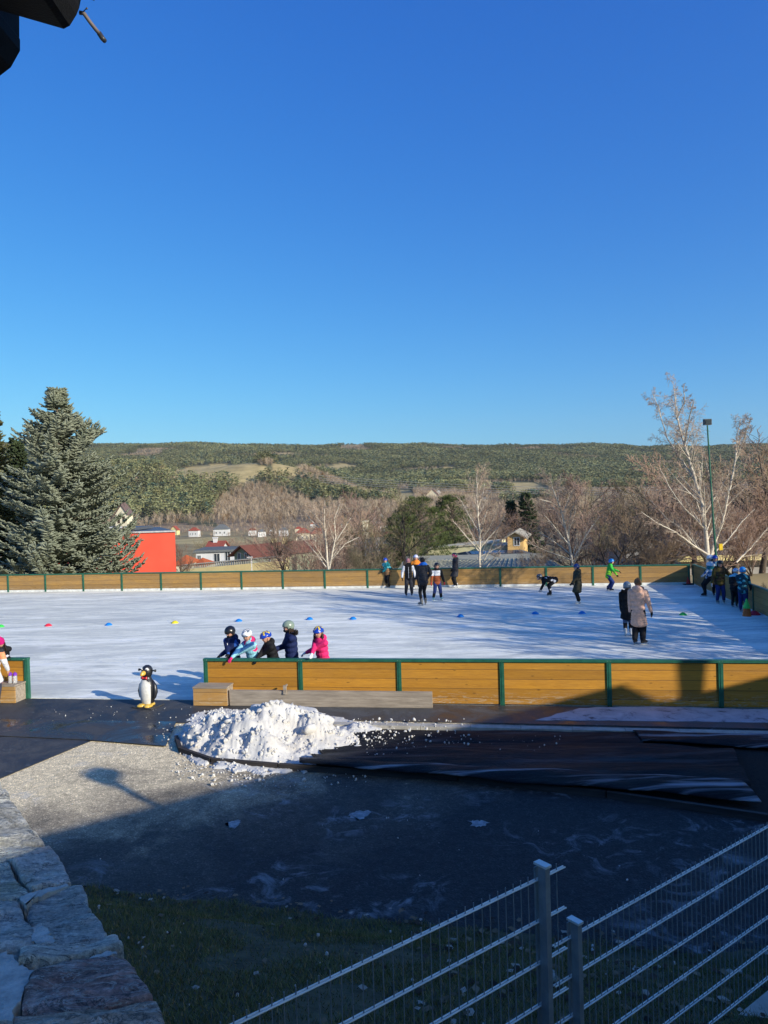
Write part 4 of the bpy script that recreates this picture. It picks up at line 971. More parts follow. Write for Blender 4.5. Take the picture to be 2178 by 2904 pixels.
BT=[ # template, column, top row, distance, label, width
 (0,228-8,1160,60,'bare tree tops behind the blue spruce by the coral wall',1),
 (0,615,1120,52,'dark bare tree in front of the brown roofed house',.75),
 (3,660,1110,58,'reddish bare thicket left of the first birch',1.1),
 (1,740,1085,60,'reddish bare tree right behind the first birch',1.1),
 (3,700,1150,50,'low brown thicket at the foot of the first birch',1.2),
 (4,790,1180,44,'short bare shrub behind the barrier left of the boy in teal',1.1),
 (2,865,1098,52,'olive grey bare tree below the round dark pine',1.1),
 (4,835,1130,56,'olive grey bare shrub left of the olive bare tree',1.1),
 (2,915,1140,110,'bare grey tree behind the pale yellow hall',1),
 (5,800,1165,62,'brown thicket in front of the slate roof',1),
 (1,965,1120,112,'reddish bare tree between dark pine and slender birch',1),
 (3,1060,1085,112,'reddish thicket behind the slender birch',1.1),
 (1,1078,1106,128,'reddish bare tree left of the two dark spruces',1),
 (1,1225,1045,58,'broad reddish bare tree behind the forked birch, taller one',1.25),
 (3,1275,1075,60,'reddish thicket right of the forked birch',1.2),
 (0,1192,1105,122,'brown bare tree behind the dark spruces on their right',1),
 (0,1330,1105,50,'dark brown bare tree with dense twigs right of the forked birch',1.15),
 (5,1390,1085,54,'brown bare thicket in the hollow left of the big birch',1.2),
 (2,1370,1060,64,'grey brown bare tree standing behind the hollow thicket',1.2),
 (0,1440,1040,58,'dark brown bare tree just left of the big birch limbs',1.1),
 (1,1500,1000,56,'reddish bare tree behind the trunk of the big birch',1.25),
 (1,1575,975,58,'tall reddish bare tree behind the green lamp post',1.2),
 (3,1545,1040,48,'reddish thicket around the foot of the big birch',1.1),
 (0,1640,960,46,'dark spreading bare tree at the right edge of the frame',1.15),
 (1,1680,940,54,'reddish bare tree cut by the right edge of the frame',1.1),
 (3,1620,1060,44,'low reddish thicket right of the lamp post',1.0),
 (2,1310,1140,44,'low grey bare tree behind the green jacket skater',1.0),
 (5,1150,1172,46,'low dark red thicket beside the dark solar roof',1.0),
 (5,1420,1165,43,'low brown thicket behind the beige coat woman',1.3),
 (0,395,1185,75,'bare tree top beside the orange roof',.8),
 (4,1010,1165,112,'low olive shrub left of the slender birch foot',1),
]
for i,(ti,px,tp,y,lab,ws) in enumerate(BT): put_tree(ti,px,tp,y,lab,ws)
# farther bare trees that fill the hollow, one thing each
rs=random.Random(77); adj=['small','slim','broad','pale','dark','dense','thin','tangled']
cols_=[(430+i*31+rs.uniform(-10,10)) for i in range(40)]
for i,cx_ in enumerate(cols_):
    y=rs.uniform(124,200); tp=1105-(cx_>1150)*40+rs.uniform(-14,22)+(20 if y<110 else 0)
    if cx_<700: tp=1165+rs.uniform(-8,8)
    side='left' if cx_<700 else ('middle' if cx_<1100 else 'right')
    put_tree(rs.choice([0,1,2,3,4,5]),cx_,tp,y,'%s bare tree in the hollow beyond the rink, number %d counted from the left'%(adj[i%8],i+1),1.1)
# shadow casting trees right of the rink, outside the frame
for i,(x_,y_,h_) in enumerate([(15.5,14.5,8.2),(17.8,13.2,9.5),(20.5,16.0,9.5),(16.8,17.5,8.3),(22,19.5,10),(14.0,11.2,6.3),(24,14,10),(19,10.5,9)]):
    e=copy_tree(TEMPL[0 if i%2 else 2][0]); e.location=(x_,y_,-.1); s=h_/8; e.scale=(s,s,s); e.rotation_euler=(0,0,i*1.3); e['label']='bare tree %d right of the rink outside the frame'%(i+1); e['group']='bare trees shading the ice'
# shrubs below the side barrier
for i,(x_,y_) in enumerate([(14.2,27),(14.8,24.5),(15.8,29),(14.0,30.5),(16.5,26),(15,33.5)]):
    e=copy_tree(TEMPL[4][0]); e.location=(x_,y_,-1.7); e.scale=(.32,.32,.27); e['label']=['bare shrub close behind the kink of the side barrier','bare shrub behind the front stretch of the side barrier','bare shrub behind the side barrier near the lamp','bare shrub behind the rink corner','bare shrub at the right edge below the yellow eaves','bare shrub beyond the corner cone'][i]; e['group']='shrubs beside the side barrier'
# ------------------------------------------------------------------ conifers
M_spruce=pm('blue_spruce_needles',(.265,.285,.215),(.13,.15,.105),scale=1.2,rough=.85,bump=0,spec=.2); M_dark_sp=pm('dark_spruce_needles',(.055,.075,.035),(.028,.042,.022),scale=1.5,rough=.9,bump=0,spec=.15); M_olive_sp=pm('olive_spruce_needles',(.135,.13,.045),(.06,.065,.028),scale=1.2,rough=.9,bump=0,spec=.15)
M_pinen=pm('pine_needles',(.085,.105,.035),(.045,.06,.022),scale=1.0,rough=.9,bump=0,spec=.15)
PROF=([0,.12,.32,.5,.65,.76,.84,.90,.95,1],[1.0,1.0,.88,.78,.68,.50,.27,.17,.11,.03])
def spruce(name,loc,h,wid,mat_,label,seed,fr=.048,fl=.36,dens=1.0,z0=.3,notch=None,cat='tree',inner=None,group=None):
    rs=random.Random(seed); tb=MB(); F=[];Vv=[];n=0; tb.tube([(0,0,0),(0,0,h*.5),(0,0,h*.97)],[h*.02,h*.012,.02],8)
    ring=[(math.cos(a),math.sin(a)) for a in (0,2.094,4.189)]
    def finger(p,d,l,r):
        nonlocal n
        d=d.normalized(); a=d.orthogonal().normalized(); b=d.cross(a)
        pts=[]
        for f,rr_ in ((0,.55),(.35,1),(.75,.8)):
            q=p+d*l*f
            for c,s in ring: pts.append(q+(a*c+b*s)*r*rr_*rs.uniform(.75,1.25))
        pts.append(p+d*l)
        Vv.extend(pts)
        for j in range(2):
            for i in range(3): i2=(i+1)%3; F.append((n+j*3+i,n+j*3+i2,n+j*3+3+i2)); F.append((n+j*3+i,n+j*3+3+i2,n+j*3+3+i))
        for i in range(3): F.append((n+6+i,n+6+(i+1)%3,n+9))
        n+=10
    levels=int(h/.24*dens**.5); 
    for li in range(levels):
        z=z0+(h-z0)*(li/levels)**.92; t=(z-z0)/(h-z0)
        prof=float(np.interp(t,PROF[0],PROF[1])) if name=='blue_spruce' else (1-t)**.78*(.62+.38*min(1,t/.16)); 
        nb=max(4,int((8-4*t)*dens**.5))
        for k in range(nb):
            a=rs.uniform(0,6.283); L=wid*prof*rs.uniform(.62,1.16)*(1+(.6*min(1,(1-t)*1.8) if name=='blue_spruce' else .3)*noise.noise(V((math.cos(a)*1.5,math.sin(a)*1.5,z*.62+seed))))
            if notch: L*=notch(a,t)
            L=max(L,.18); d=V((math.cos(a),math.sin(a),.28 if t>.6 else (.05-.22*(1-t)))); d.normalize()
            N=max(3,int(L/.26)); p=V((0,0,z)); pts=[p.copy()]
            for i in range(N):
                d=(d+V((rs.uniform(-.08,.08),rs.uniform(-.08,.08),rs.uniform(-.05,.05)+.055))).normalized(); p=p+d*(L/N); pts.append(p.copy())
            tb.tube(pts,[.028*(1-i/(N+1))+.006 for i in range(N+1)],3,cap=False)
            sd=V((-math.sin(a),math.cos(a),0))
            for i in range(1,N+1):
                f=i/N
                if f<.22: continue
                for s in (-1,1):
                    for q in range(2 if dens<1.3 else 3):
                        bl=fl*rs.uniform(.6,1.25)*(1.5-f*.6); dr=(d*rs.uniform(.5,1.1)+sd*s*rs.uniform(.35,1.0)+V((0,0,rs.uniform(-.35,.28))))
                        base=pts[i].lerp(pts[i-1],rs.random())
                        finger(base,dr,bl,fr*rs.uniform(.8,1.2))
                        mid=base+dr.normalized()*bl*.5
                        finger(mid,dr+sd*s*.9+V((0,0,rs.uniform(-.3,.4))),bl*.6,fr*.85)
            finger(pts[-1],d+V((0,0,.2)),fl,fr)
    for q in range(6): finger(V((0,0,h*(.94+.01*q))),V((rs.uniform(-.5,.5),rs.uniform(-.5,.5),1)),fl*.7,fr*.8)
    e=empty(name,loc,label=label,cat=cat,group=group); tb.build('trunk',M_brtrunk,e)
    np_mesh('crown',np.array([tuple(v) for v in Vv]),np.array(F),mat_,parent=e); return e
p=PY(160,1105,44); spruce('blue_spruce',(p.x,44,-.9),p.z+.9,3.7,M_spruce,'big silvery blue spruce in front of the coral wall',21,.055,.40,1.6,notch=lambda a,t:1+.22*math.exp(-((t-.66)/.1)**2)*max(0,math.cos(a))+.25*math.exp(-((t-.05)/.12)**2)*max(0,math.cos(a-.3)))
p=PY(-30,1150,49); spruce('olive_spruce',(p.x,49,-1.2),p.z+1.4,2.6,M_olive_sp,'olive green spruce cut by the left edge of the frame',22,.05,.36,1.1)
p=PY(95,1230,52); spruce('dark_spruce',(p.x-1.2,52,-1.6),p.z+1.3,3.2,M_dark_sp,'dark spruce mostly hidden behind the blue spruce',23,.06,.4,.9)
p=PY(1136*D2S,1066*D2S,112); z0_=float(T(p.x,112)); spruce('dark_spruce',(p.x,112,z0_),p.z-z0_,3.0,M_dark_sp,'taller right one of the two dark spruces in the valley',24,.09,.6,.8)
p=PY(1103*D2S,1082*D2S,114); z0_=float(T(p.x,114)); spruce('dark_spruce',(p.x,114,z0_),p.z-z0_,2.1,M_dark_sp,'shorter left one of the two dark spruces in the valley',25,.09,.6,.8)
def pine(px,ytop,y,w,label,seed,hw=.62,part=None):
    top=PY(px*D2S,ytop*D2S,y); z0_=float(T(top.x,y)); h=top.z-z0_; rs=random.Random(seed); tb=MB(); tb.tube([(0,0,0),(.1,0,h*.5),(0,.1,h*.9)],[.28,.2,.06],8)
    vs=[];fs=[];n=0
    clumps=[]
    for i in range(190):
        a=rs.uniform(0,6.283); t=rs.random(); zz=h*(1-hw)+h*hw*t; rmax=w*math.sqrt(max(.02,1-((t-.35)/.68)**2)); rr_=rmax*math.sqrt(rs.uniform(.15,1))*(1+.25*noise.noise(V((a,t*3,seed))))
        clumps.append((V((math.cos(a)*rr_,math.sin(a)*rr_,zz)),rs.uniform(.35,.75)))
    for i,(c,s) in enumerate(clumps):
        if i%3==0: tb.tube([(0,0,max(.3,c.z-.8-rs.random())),(c.x*.5,c.y*.5,c.z-.5),c],[.07,.05,.02],4,cap=False)
        for k in range(80):
            d=V((rs.gauss(0,1),rs.gauss(0,1),rs.gauss(.3,.8))).normalized(); q=c+V((d.x*s,d.y*s,d.z*s*.62))*rs.uniform(.55,1); l=.28; sd=d.orthogonal().normalized()*.035; up=(d+V((0,0,.6))).normalized()*l
            vs+=[q-sd,q+sd,q+up]; fs.append((n,n+1,n+2)); n+=3
    e=empty('pine_tree',(top.x,y,z0_),label=label,cat='tree'); tb.build('trunk',M_brtrunk,e); np_mesh('crown',np.array([tuple(v) for v in vs]),np.array(fs),M_pinen,parent=e); return e
pine(905,1078,92,4.2,'broad rounded dark green pine in the middle beyond the barrier',31,.8)
pine(868,1112,88,2.4,'lower left shoulder pine beside the broad rounded pine',33,.8)
pine(975,1072,105,3.0,'smaller dark pine right of the broad rounded pine',32,.75)
# ------------------------------------------------------------------ buildings in the valley
def wm(n,c): return pm('wall_'+n,c,tuple(x*.86 for x in c),scale=.7,rough=.85,bump=.05)
def rm(n,c): return pm('roof_'+n,c,tuple(x*.6 for x in c),scale=3,rough=.8,bump=.3,stretch=(1,3,3))
M_win=pm('dark_window_glass',(.03,.04,.05),rough=.15,bump=0,spec=.6); M_frame=pm('white_window_frame',(.7,.7,.68),rough=.5,bump=0)
M_gut=pm('roof_edge_wood',(.07,.045,.03),rough=.7)
def house(label,loc,w,d,h,rh,rz,wall,roof,kind='gable',wins=(),name='house',over=.4,chim=(),cat='house',group=None,base=4):
    """w along local x (ridge direction), d along y (front face at y=0), eaves height h, roof rise rh"""
    e=empty(name,loc,rz,label=label,cat=cat,group=group); b=MB(); b.box((0,0,-base),(w,d,h))
    if kind=='gable': 
        for x in (0.0,w): 
            b.add([(x,0,h),(x,d,h),(x,d/2,h+rh)],[(0,1,2)])
    if kind=='gablefront':
        for y in (0.0,d): b.add([(0,y,h),(w,y,h),(w/2,y,h+rh)],[(0,1,2)])
    b.build('wall',wall,e)
    b=MB(); o=over; t=.18
    if kind=='gable':
        for s in (0,1):
            y0=-o if s==0 else d+o; k=rh/(d/2); z0=h-o*k
            A=[(-o,y0,z0),(w+o,y0,z0),(w+o,d/2,h+rh),(-o,d/2,h+rh)]; B=[(x,y,z+t) for x,y,z in A]
            b.add(A+B,[(0,1,2,3),(7,6,5,4),(0,4,5,1),(1,5,6,2),(2,6,7,3),(3,7,4,0)])
    elif kind=='gablefront':
        for s in (0,1):
            x0=-o if s==0 else w+o; k=rh/(w/2); z0=h-o*k
            A=[(x0,-o,z0),(w/2,-o,h+rh),(w/2,d+o,h+rh),(x0,d+o,z0)]; B=[(x,y,z+t) for x,y,z in A]
            b.add(A+B,[(0,1,2,3),(7,6,5,4),(0,4,5,1),(1,5,6,2),(2,6,7,3),(3,7,4,0)])
    elif kind=='hip':
        q=min(w,d)/2; A=[(-o,-o,h),(w+o,-o,h),(w+o,d+o,h),(-o,d+o,h),(q,d/2,h+rh),(max(w-q,q+.01),d/2,h+rh)]
        b.add(A,[(0,1,5,4),(1,2,5),(2,3,4,5),(3,0,4),(3,2,1,0)])
    else:
        b.box((-o,-o,h+.01),(w+o,d+o,h+rh))
    r=b.build('roof',roof,e)
    for (cx_,cy_,cz_) in chim:
        b=MB(); b.box((cx_-.35,cy_-.35,h),(cx_+.35,cy_+.35,h+cz_)); b.box((cx_-.45,cy_-.45,h+cz_+.01),(cx_+.45,cy_+.45,h+cz_+.18)); b.build('chimney',wall,r)
    for (face,a,z,ww,wh) in wins:
        b=MB();f=MB()
        if face=='f': b.box((a,-.03,z),(a+ww,-.01,z+wh)); fr=[((a-.08,-.06,z-.08),(a+ww+.08,-.005,z-.002)),((a-.08,-.06,z+wh+.002),(a+ww+.08,-.005,z+wh+.08)),((a-.08,-.06,z),(a-.002,-.005,z+wh)),((a+ww+.002,-.06,z),(a+ww+.08,-.005,z+wh)),((a+ww/2-.03,-.055,z),(a+ww/2+.03,-.031,z+wh))]
        else: b.box((-.03,a,z),(-.01,a+ww,z+wh)); fr=[((-.06,a-.08,z-.08),(-.005,a+ww+.08,z-.002)),((-.06,a-.08,z+wh+.002),(-.005,a+ww+.08,z+wh+.08))]
        for lo,hi in fr: f.box(lo,hi)
        w_=f.build('window',M_frame,e); b.build('pane',M_win,w_)
    return e
def at(px,py,y): return PY(px*D2S,py*D2S,y)
def wpx(n,y): return n*D2S/FPX*y
# coral block
a=at(40,1155,60); c=at(378,1148,60); zt=1.95; M_coral=wm('coral',(.86,.115,.065))
e=empty('coral_building',(a.x,60,0),0,label='plain coral red building block behind the blue spruce',cat='building')
L=c.x-a.x; fp=[(0,0),(L,0),(L-5.2,13),(0,13)]; b=MB(); b.prism(fp,-5,zt); b.build('wall',M_coral,e)
b=MB(); b.prism([(-.1,-.08),(L+.06,-.08),(L-5.15,13.1),(-.1,13.1)],zt+.004,zt+.08); b.build('roof',pm('dark_sheet',(.10,.11,.13),rough=.5),e)
b=MB(); b.box((-.1,-.12,zt+.004),(L+.06,-.085,zt+.13)); b.build('parapet_edge',pm('white_metal',(.6,.6,.6),rough=.4),e)
b=MB(); b.box((3,3,zt+.13),(L-4.2,8,zt+.36)); b.build('roof_light',pm('dark_sheet',(.10,.11,.13),rough=.5),e)
b=MB(); b.box((L-7,3,zt+.37),(L-5.4,4,zt+.46)); b.build('vent',pm('white_metal',(.6,.6,.6),rough=.4),e)
# church tower
t0=at(250,1150,190); w0=wpx(27,190); e=empty('church_tower',(t0.x,190,0),R(-8),label='cream church tower with steep gabled roof rising behind the coral block',cat='tower')
zt=at(250,1112,190).z; cw=wm('cream',(.70,.64,.48)); b=MB(); b.box((0,0,-12),(w0,w0,zt)); b.add([(0,0,zt),(w0,0,zt),(w0/2,0,zt+2.2),(0,w0,zt),(w0,w0,zt),(w0/2,w0,zt+2.2)],[(0,1,2),(3,5,4)]); b.build('wall',cw,e)
b=MB()
for s in (0,1):
    x0=-.3 if s==0 else w0+.3
    A=[(x0,-.25,zt-.2),(w0/2,-.25,zt+2.5),(w0/2,w0+.2,zt+2.5),(x0,w0+.2,zt-.2)]; B=[(x,y,z+.22) for x,y,z in A]; b.add(A+B,[(0,1,2,3),(7,6,5,4),(0,4,5,1),(1,5,6,2),(2,6,7,3),(3,7,4,0)])
b.build('roof',rm('slatebrown',(.17,.12,.11)),e)
b=MB(); b.add([(w0*.1,w0*.1,zt),(w0*.9,w0*.1,zt),(w0*.9,w0*.9,zt),(w0*.1,w0*.9,zt),(w0*.5,w0*.5,zt+4.2)],[(0,1,4),(1,2,4),(2,3,4),(3,0,4)]); b.build('spire',rm('slatebrown',(.17,.12,.11)),e)
for s in (0,1): 
    b=MB(); b.box((w0*(.18+.42*s),-.03,zt-2.2),(w0*(.40+.42*s),-.012,zt-.4)); b.build('opening',M_gut,e)
for nm in ('bell_opening',): pass
R_or=rm('orange',(.50,.12,.035)); R_br=rm('brown',(.20,.075,.05)); R_red=rm('red',(.34,.085,.055)); R_gr=rm('grey',(.16,.17,.17)); W_wh=wm('white',(.60,.60,.60)); W_ye=wm('yellow',(.72,.62,.30)); W_gn=wm('green',(.30,.33,.22)); W_cr=wm('creamy',(.62,.55,.40))
p=at(372,1228,88); house('low house with bright orange hipped roof beside the coral block',(p.x,88,p.z-1),wpx(28,88),7,at(372,1222,88).z-p.z+1,at(388,1203,88).z-at(372,1222,88).z,0,W_cr,R_or,'hip',over=.2)
p=at(400,1228,90); house('long low orange roof next to the orange hipped house',(p.x,92,p.z-1.2),wpx(32,92),6,1.2,.9,0,W_cr,R_or,'hip',over=.2)
p=at(424,1225,118); w0=wpx(83,118); zz=at(424,1194,118).z-p.z
house('white modern flat roofed house with two large windows',(p.x,118,p.z),w0,9,zz,.35,R(3),W_wh,R_gr,'flat',wins=[('f',w0*.47,.7,w0*.14,1.3),('f',w0*.76,.9,w0*.12,1.3),('f',w0*.04,.6,.5,1.2)],over=.35)
p=at(446,1195,135); house('small red roofed house with white chimney behind the flat roofed house',(p.x,135,p.z-1),wpx(30,135),7,1.6,at(460,1177,135).z-at(460,1192,135).z,0,W_wh,R_red,'gable',chim=[(1,3,1.9)])
p=at(507,1225,112); ww=wpx(58,112); zz=at(507,1197,112).z-p.z
house('green gabled house with overhanging brown roof and long roof to the right',(p.x,112,p.z),ww,14,zz,at(530,1179,112).z-at(530,1196,112).z,R(-38),W_gn,R_br,'gablefront',wins=[('f',ww*.2,.9,.55,1.2),('f',ww*.6,.9,.7,1.2)],over=.7)
p=at(560,1225,112); house('yellow house wing with long brown roof behind the dark bare tree',(p.x,112,p.z),wpx(62,112),9,at(560,1203,112).z-p.z,at(560,1180,116).z-at(560,1203,112).z,R(4),W_ye,R_br,'gable',wins=[('f',.8,.4,.9,1),('f',3,.4,.9,1)],chim=[(2,4.5,2.3),(3.6,4.5,2.4)])
# yellow retaining wall with balustrade
A1=at(392,1227,84);B1=at(610,1207,80); d=V((B1.x-A1.x,B1.y-A1.y,0)); L=d.length; e=empty('balustrade_wall',(A1.x,A1.y,0),math.atan2(d.y,d.x),label='pale yellow retaining wall with concrete balustrade climbing to the right',cat='wall')
za=at(392,1220,84).z; zb=at(610,1200,80).z
b=MB(); b.add([(0,0,-9),(L,0,-9),(L,0,zb-.55),(0,0,za-.55),(0,.4,-9),(L,.4,-9),(L,.4,zb-.55),(0,.4,za-.55)],[(0,1,2,3),(7,6,5,4),(3,2,6,7),(1,5,6,2),(0,3,7,4)]); b.build('wall',W_ye,e)
b=MB(); n=46
for i in range(n):
    x=L*(i+.5)/n; z=za+(zb-za)*(i+.5)/n; b.box((x-.06,.1,z-.545),(x+.06,.25,z-.11))
for z1,z0 in ((0,-.1),): b.add([(0,-.05,za+z0),(L,-.05,zb+z0),(L,-.05,zb+z1),(0,-.05,za+z1),(0,.35,za+z0),(L,.35,zb+z0),(L,.35,zb+z1),(0,.35,za+z1)],[(0,1,2,3),(7,6,5,4),(3,2,6,7),(0,4,5,1),(1,5,6,2),(0,3,7,4)])
b.build('balustrade',pm('grey_balustrade',(.46,.45,.38),(.3,.3,.26),scale=2),e)
def lamp(x,y,h,label,m,head=.5,name='street_lamp',lean=0):
    e=empty(name,(x,y,float(T(x,y)) if y>40 else 0),label=label,cat='street lamp'); return e
p=at(543,1205,78); zb_=float(T(p.x,78)); e=empty('street_lamp',(p.x,78,zb_),label='thin white street lamp in front of the green gabled house',cat='street lamp'); b=MB(); b.tube([(0,0,0),(0,0,p.z-zb_)],[.06,.04],6); b.build('pole',M_frame,e); b=MB(); b.box((-.45,-.08,p.z-zb_),(.1,.08,p.z-zb_+.12)); b.build('lamp_head',M_frame,e)
# middle: slate roofs, pale yellow hall, corrugated roof, solar roof
p=at(762,1222,100); house('large slate grey roof with chimney stack behind the bare shrubs',(p.x,100,p.z-2),wpx(112,100),13,3,at(800,1165,104).z-p.z-1,R(-6),W_cr,R_gr,'gable',chim=[(1,6.5,4.6)])
p=at(878,1222,96); A1=at(925,1187,98);B1=at(1065,1175,95); d=V((B1.x-A1.x,B1.y-A1.y,0)); e=empty('yellow_hall',(A1.x,A1.y,0),math.atan2(d.y,d.x),label='long pale yellow hall wall behind the far barrier',cat='building'); L=d.length
b=MB(); b.add([(0,0,-9),(L,0,-9),(L,0,B1.z),(0,0,A1.z),(0,8,-9),(L,8,-9),(L,8,B1.z),(0,8,A1.z)],[(0,1,2,3),(7,6,5,4),(1,5,6,2),(0,3,7,4)]); b.build('wall',wm('paleyellow',(.74,.68,.40)),e)
b=MB(); b.add([(0,-.15,A1.z+.004),(L,-.15,B1.z+.004),(L,-.15,B1.z+.2),(0,-.15,A1.z+.2),(0,8,A1.z+.004),(L,8,B1.z+.004),(L,8,B1.z+.2),(0,8,A1.z+.2)],[(0,1,2,3),(7,6,5,4),(3,2,6,7),(0,4,5,1),(1,5,6,2),(0,3,7,4)]); b.build('roof_edge',W_cr,e)
p=at(1068,1181,93); house('low yellow annex at the right end of the pale yellow hall',(p.x,93,-8),wpx(52,93),6,p.z+8,.15,0,wm('paleyellow',(.74,.68,.40)),W_cr,'flat',over=.05)
p=at(865,1222,70); M_cor=pm('corrugated_sheet',(.40,.38,.29),(.28,.27,.20),scale=2.5,rough=.9,spec=.1,bump=.2,stretch=(.4,1,1))
e=empty('shed_building',(p.x,68,0),R(-5),label='long low shed with ribbed grey green roof just behind the far barrier',cat='building'); L=wpx(330,70); zr=at(930,1207,78).z; ze=at(900,1226,68).z
b=MB(); b.box((0,0,-7),(L,14,ze-.1)); b.build('wall',W_cr,e)
b=MB(); b.add([(-.3,-.4,ze-.1),(L,-.4,ze-.1),(L,8,zr),(2.5,8,zr),(L,14,ze),(-.3,14,ze)],[(0,1,2,3),(3,2,4,5),(0,3,5)])
for i in range(30): x=i*L/30; x2=2.6+(L-2.6)*i/30; b.tube([(x,-.4,ze-.06),(x2,8,zr+.04)],.05,4)
b.build('roof',M_cor,e)
p=at(1045,1216,75); M_sol=pm('solar_panels',(.035,.045,.08),(.02,.025,.045),scale=2,rough=.25,bump=0,spec=.6)
e=empty('solar_roof_building',(p.x,80,0),R(3),label='building with dark blue solar panelled roof right of the slender birch',cat='building'); L=wpx(165,80); zr=at(1120,1188,88).z; ze=at(1100,1213,80).z
b=MB(); b.box((0,0,-8),(L,14,ze-.1)); b.build('wall',W_cr,e)
b=MB(); b.add([(-.3,-.3,ze),(L+.3,-.3,ze),(L-1.5,8,zr),(0,8,zr),(L+.3,14,ze),(-.3,14,ze)],[(0,1,2,3),(3,2,4,5),(0,3,5),(1,4,2)]); b.build('roof',R_gr,e)
for i in range(9):
    for j in range(3):
        b=MB(); q0=i/9;q1=(i+.93)/9; s0=j/3+.02;s1=(j+.92)/3
        def P_(q,s): return (.3+(L-2)*q,-.2+8*s,ze+(zr-ze)*s+.06)
        b.add([P_(q0,s0),P_(q1,s0),P_(q1,s1),P_(q0,s1)],[(0,1,2,3)]); b.build('solar_panel',M_sol,e)
p=at(1097,1192,90); hw_=wpx(34,90); house('small ochre gabled house with light roof edge above the solar roof',(p.x,90,-8),hw_,8,at(1097,1160,90).z+8,at(1115,1150,90).z-at(1097,1160,90).z,R(-14),wm('ochre',(.66,.42,.16)),rm('light',(.42,.38,.30)),'gablefront',wins=[('f',hw_*.42,at(1100,1178,90).z+8,.6,.9)],over=.5,base=1)
# right: big brown roof with yellow fascia
A1=at(1480,1222,62); e=empty('hall_building',(A1.x,62,0),R(-4),label='big house with broad brown roof and yellow eaves at the right edge',cat='building'); L=wpx(330,62); ze=at(1570,1203,60).z; zr=at(1600,1148,68).z
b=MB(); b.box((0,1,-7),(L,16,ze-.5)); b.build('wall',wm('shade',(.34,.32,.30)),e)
b=MB(); b.add([(-.6,0,ze),(L,0,ze),(L,9,zr),(2.4,9,zr),(L,17,ze),(-.6,17,ze)],[(0,1,2,3),(3,2,4,5),(0,3,5)]); r=b.build('roof',pm('brown_shingle',(.20,.165,.135),(.13,.105,.09),scale=2.5,rough=.85,bump=.3,stretch=(1,4,4)),e)
b=MB(); b.box((-.6,-.06,ze-.48),(L,.9,ze-.01)); b.build('fascia',W_ye,e)
x_=at(1588,1150,66).x-A1.x; b=MB(); b.box((x_-.3,5,zr-2.5),(x_+.35,5.6,at(1588,1141,66).z)); b.build('chimney',W_wh,r)
A1=at(1385,1222,66); house('grey house with dark gable behind the hollow thicket left of the big birch',(A1.x,70,-7),wpx(80,70),8,at(1400,1178,70).z+7,at(1440,1155,70).z-at(1400,1178,70).z,R(8),wm('greywall',(.30,.30,.30)),rm('darkgrey',(.10,.095,.09)),'gablefront')
# scattered far houses, each standing where its foot is seen
FAR=[(376,1156,16,5,'g',W_ye,R_red,'yellow house with steep red roof above the coral block corner'),(418,1160,20,3,'h',W_wh,R_red,'white bungalow with red hipped roof right of the steep roofed yellow one'),(477,1158,30,3,'h',W_wh,R_gr,'long white bungalow with grey roof'),(545,1157,16,3,'h',W_wh,R_br,'white bungalow with brown roof right of the grey roofed one'),
 (566,1160,16,3,'h',W_wh,R_gr,'small white house with grey roof left of the dark bare tree'),(588,1155,12,3,'g',W_wh,R_gr,'tiny white gabled house above the brown roof'),(612,1158,18,3,'h',W_wh,R_gr,'grey roofed house behind the dark bare tree'),
 (655,1172,30,4,'h',W_cr,R_red,'red roofed row house behind the first birch, left one'),(690,1176,34,4,'h',W_cr,R_red,'red roofed row house behind the first birch, middle one'),(730,1146,14,4,'h',W_wh,R_gr,'white house on the slope right of the first birch'),(724,1170,30,4,'h',W_cr,R_or,'orange roofed row house behind the first birch, right one'),
 (788,1178,22,4,'h',W_cr,R_or,'orange roofed row of houses in the side valley, left'),(812,1176,22,4,'h',W_cr,R_or,'orange roofed row of houses in the side valley, middle'),(836,1174,22,4,'h',W_cr,R_red,'red roofed row of houses in the side valley, right'),
 (812,1128,10,5,'g',W_wh,R_gr,'white gabled house high in the side valley, lower left'),(824,1122,10,6,'g',W_wh,R_gr,'tall white gabled house high in the side valley'),(816,1136,14,4,'h',W_wh,R_gr,'white flat house at the mouth of the side valley'),(826,1148,16,3,'h',W_wh,R_gr,'white house with shallow roof below the side valley'),
 (934,1082,22,5,'g',W_cr,R_br,'brown timber house on the slope above the dark pines'),(948,1074,12,4,'g',W_wh,R_gr,'small pale house above the timber house'),(1020,1098,12,5,'h',W_wh,R_red,'white red roofed house left of the slender birch top'),(1050,1090,16,4,'h',W_wh,R_gr,'grey roofed house right of the slender birch top'),(1062,1106,14,3,'h',W_wh,R_gr,'low pale house right of the slender birch'),(1118,1142,22,6,'g',wm('orangewall',(.55,.22,.10)),R_red,'orange house glimpsed between the two dark spruces'),
 (676,1140,10,3,'h',W_wh,R_or,'tiny orange roofed house behind the first birch'),(708,1125,8,3,'h',W_wh,R_or,'tiny orange roof at the wood edge'),(870,1140,14,4,'h',W_wh,R_gr,'white house beside the broad dark pine'),(540,1200,12,3,'h',W_wh,R_red,'small red roof behind the flat roofed house'),(645,1152,12,4,'h',W_cr,R_red,'small red roofed house above the row houses'),(760,1152,16,4,'h',W_cr,R_gr,'grey roofed house on the slope left of the side valley'),(768,1176,22,4,'h',W_wh,R_or,'orange roofed house in front of the side valley row'),(845,1152,12,4,'g',W_wh,R_red,'white gabled house left of the broad dark pine'),(985,1082,14,4,'h',W_wh,R_red,'white house on the slope right of the small dark pine'),(1005,1112,18,4,'h',W_cr,R_gr,'pale bungalow left of the slender birch crown'),(1075,1092,12,4,'h',W_cr,R_gr,'small pale house right of the slender birch crown'),(1160,1092,14,4,'h',W_cr,R_gr,'lone pale house on the brown slope right of the dark spruces')]
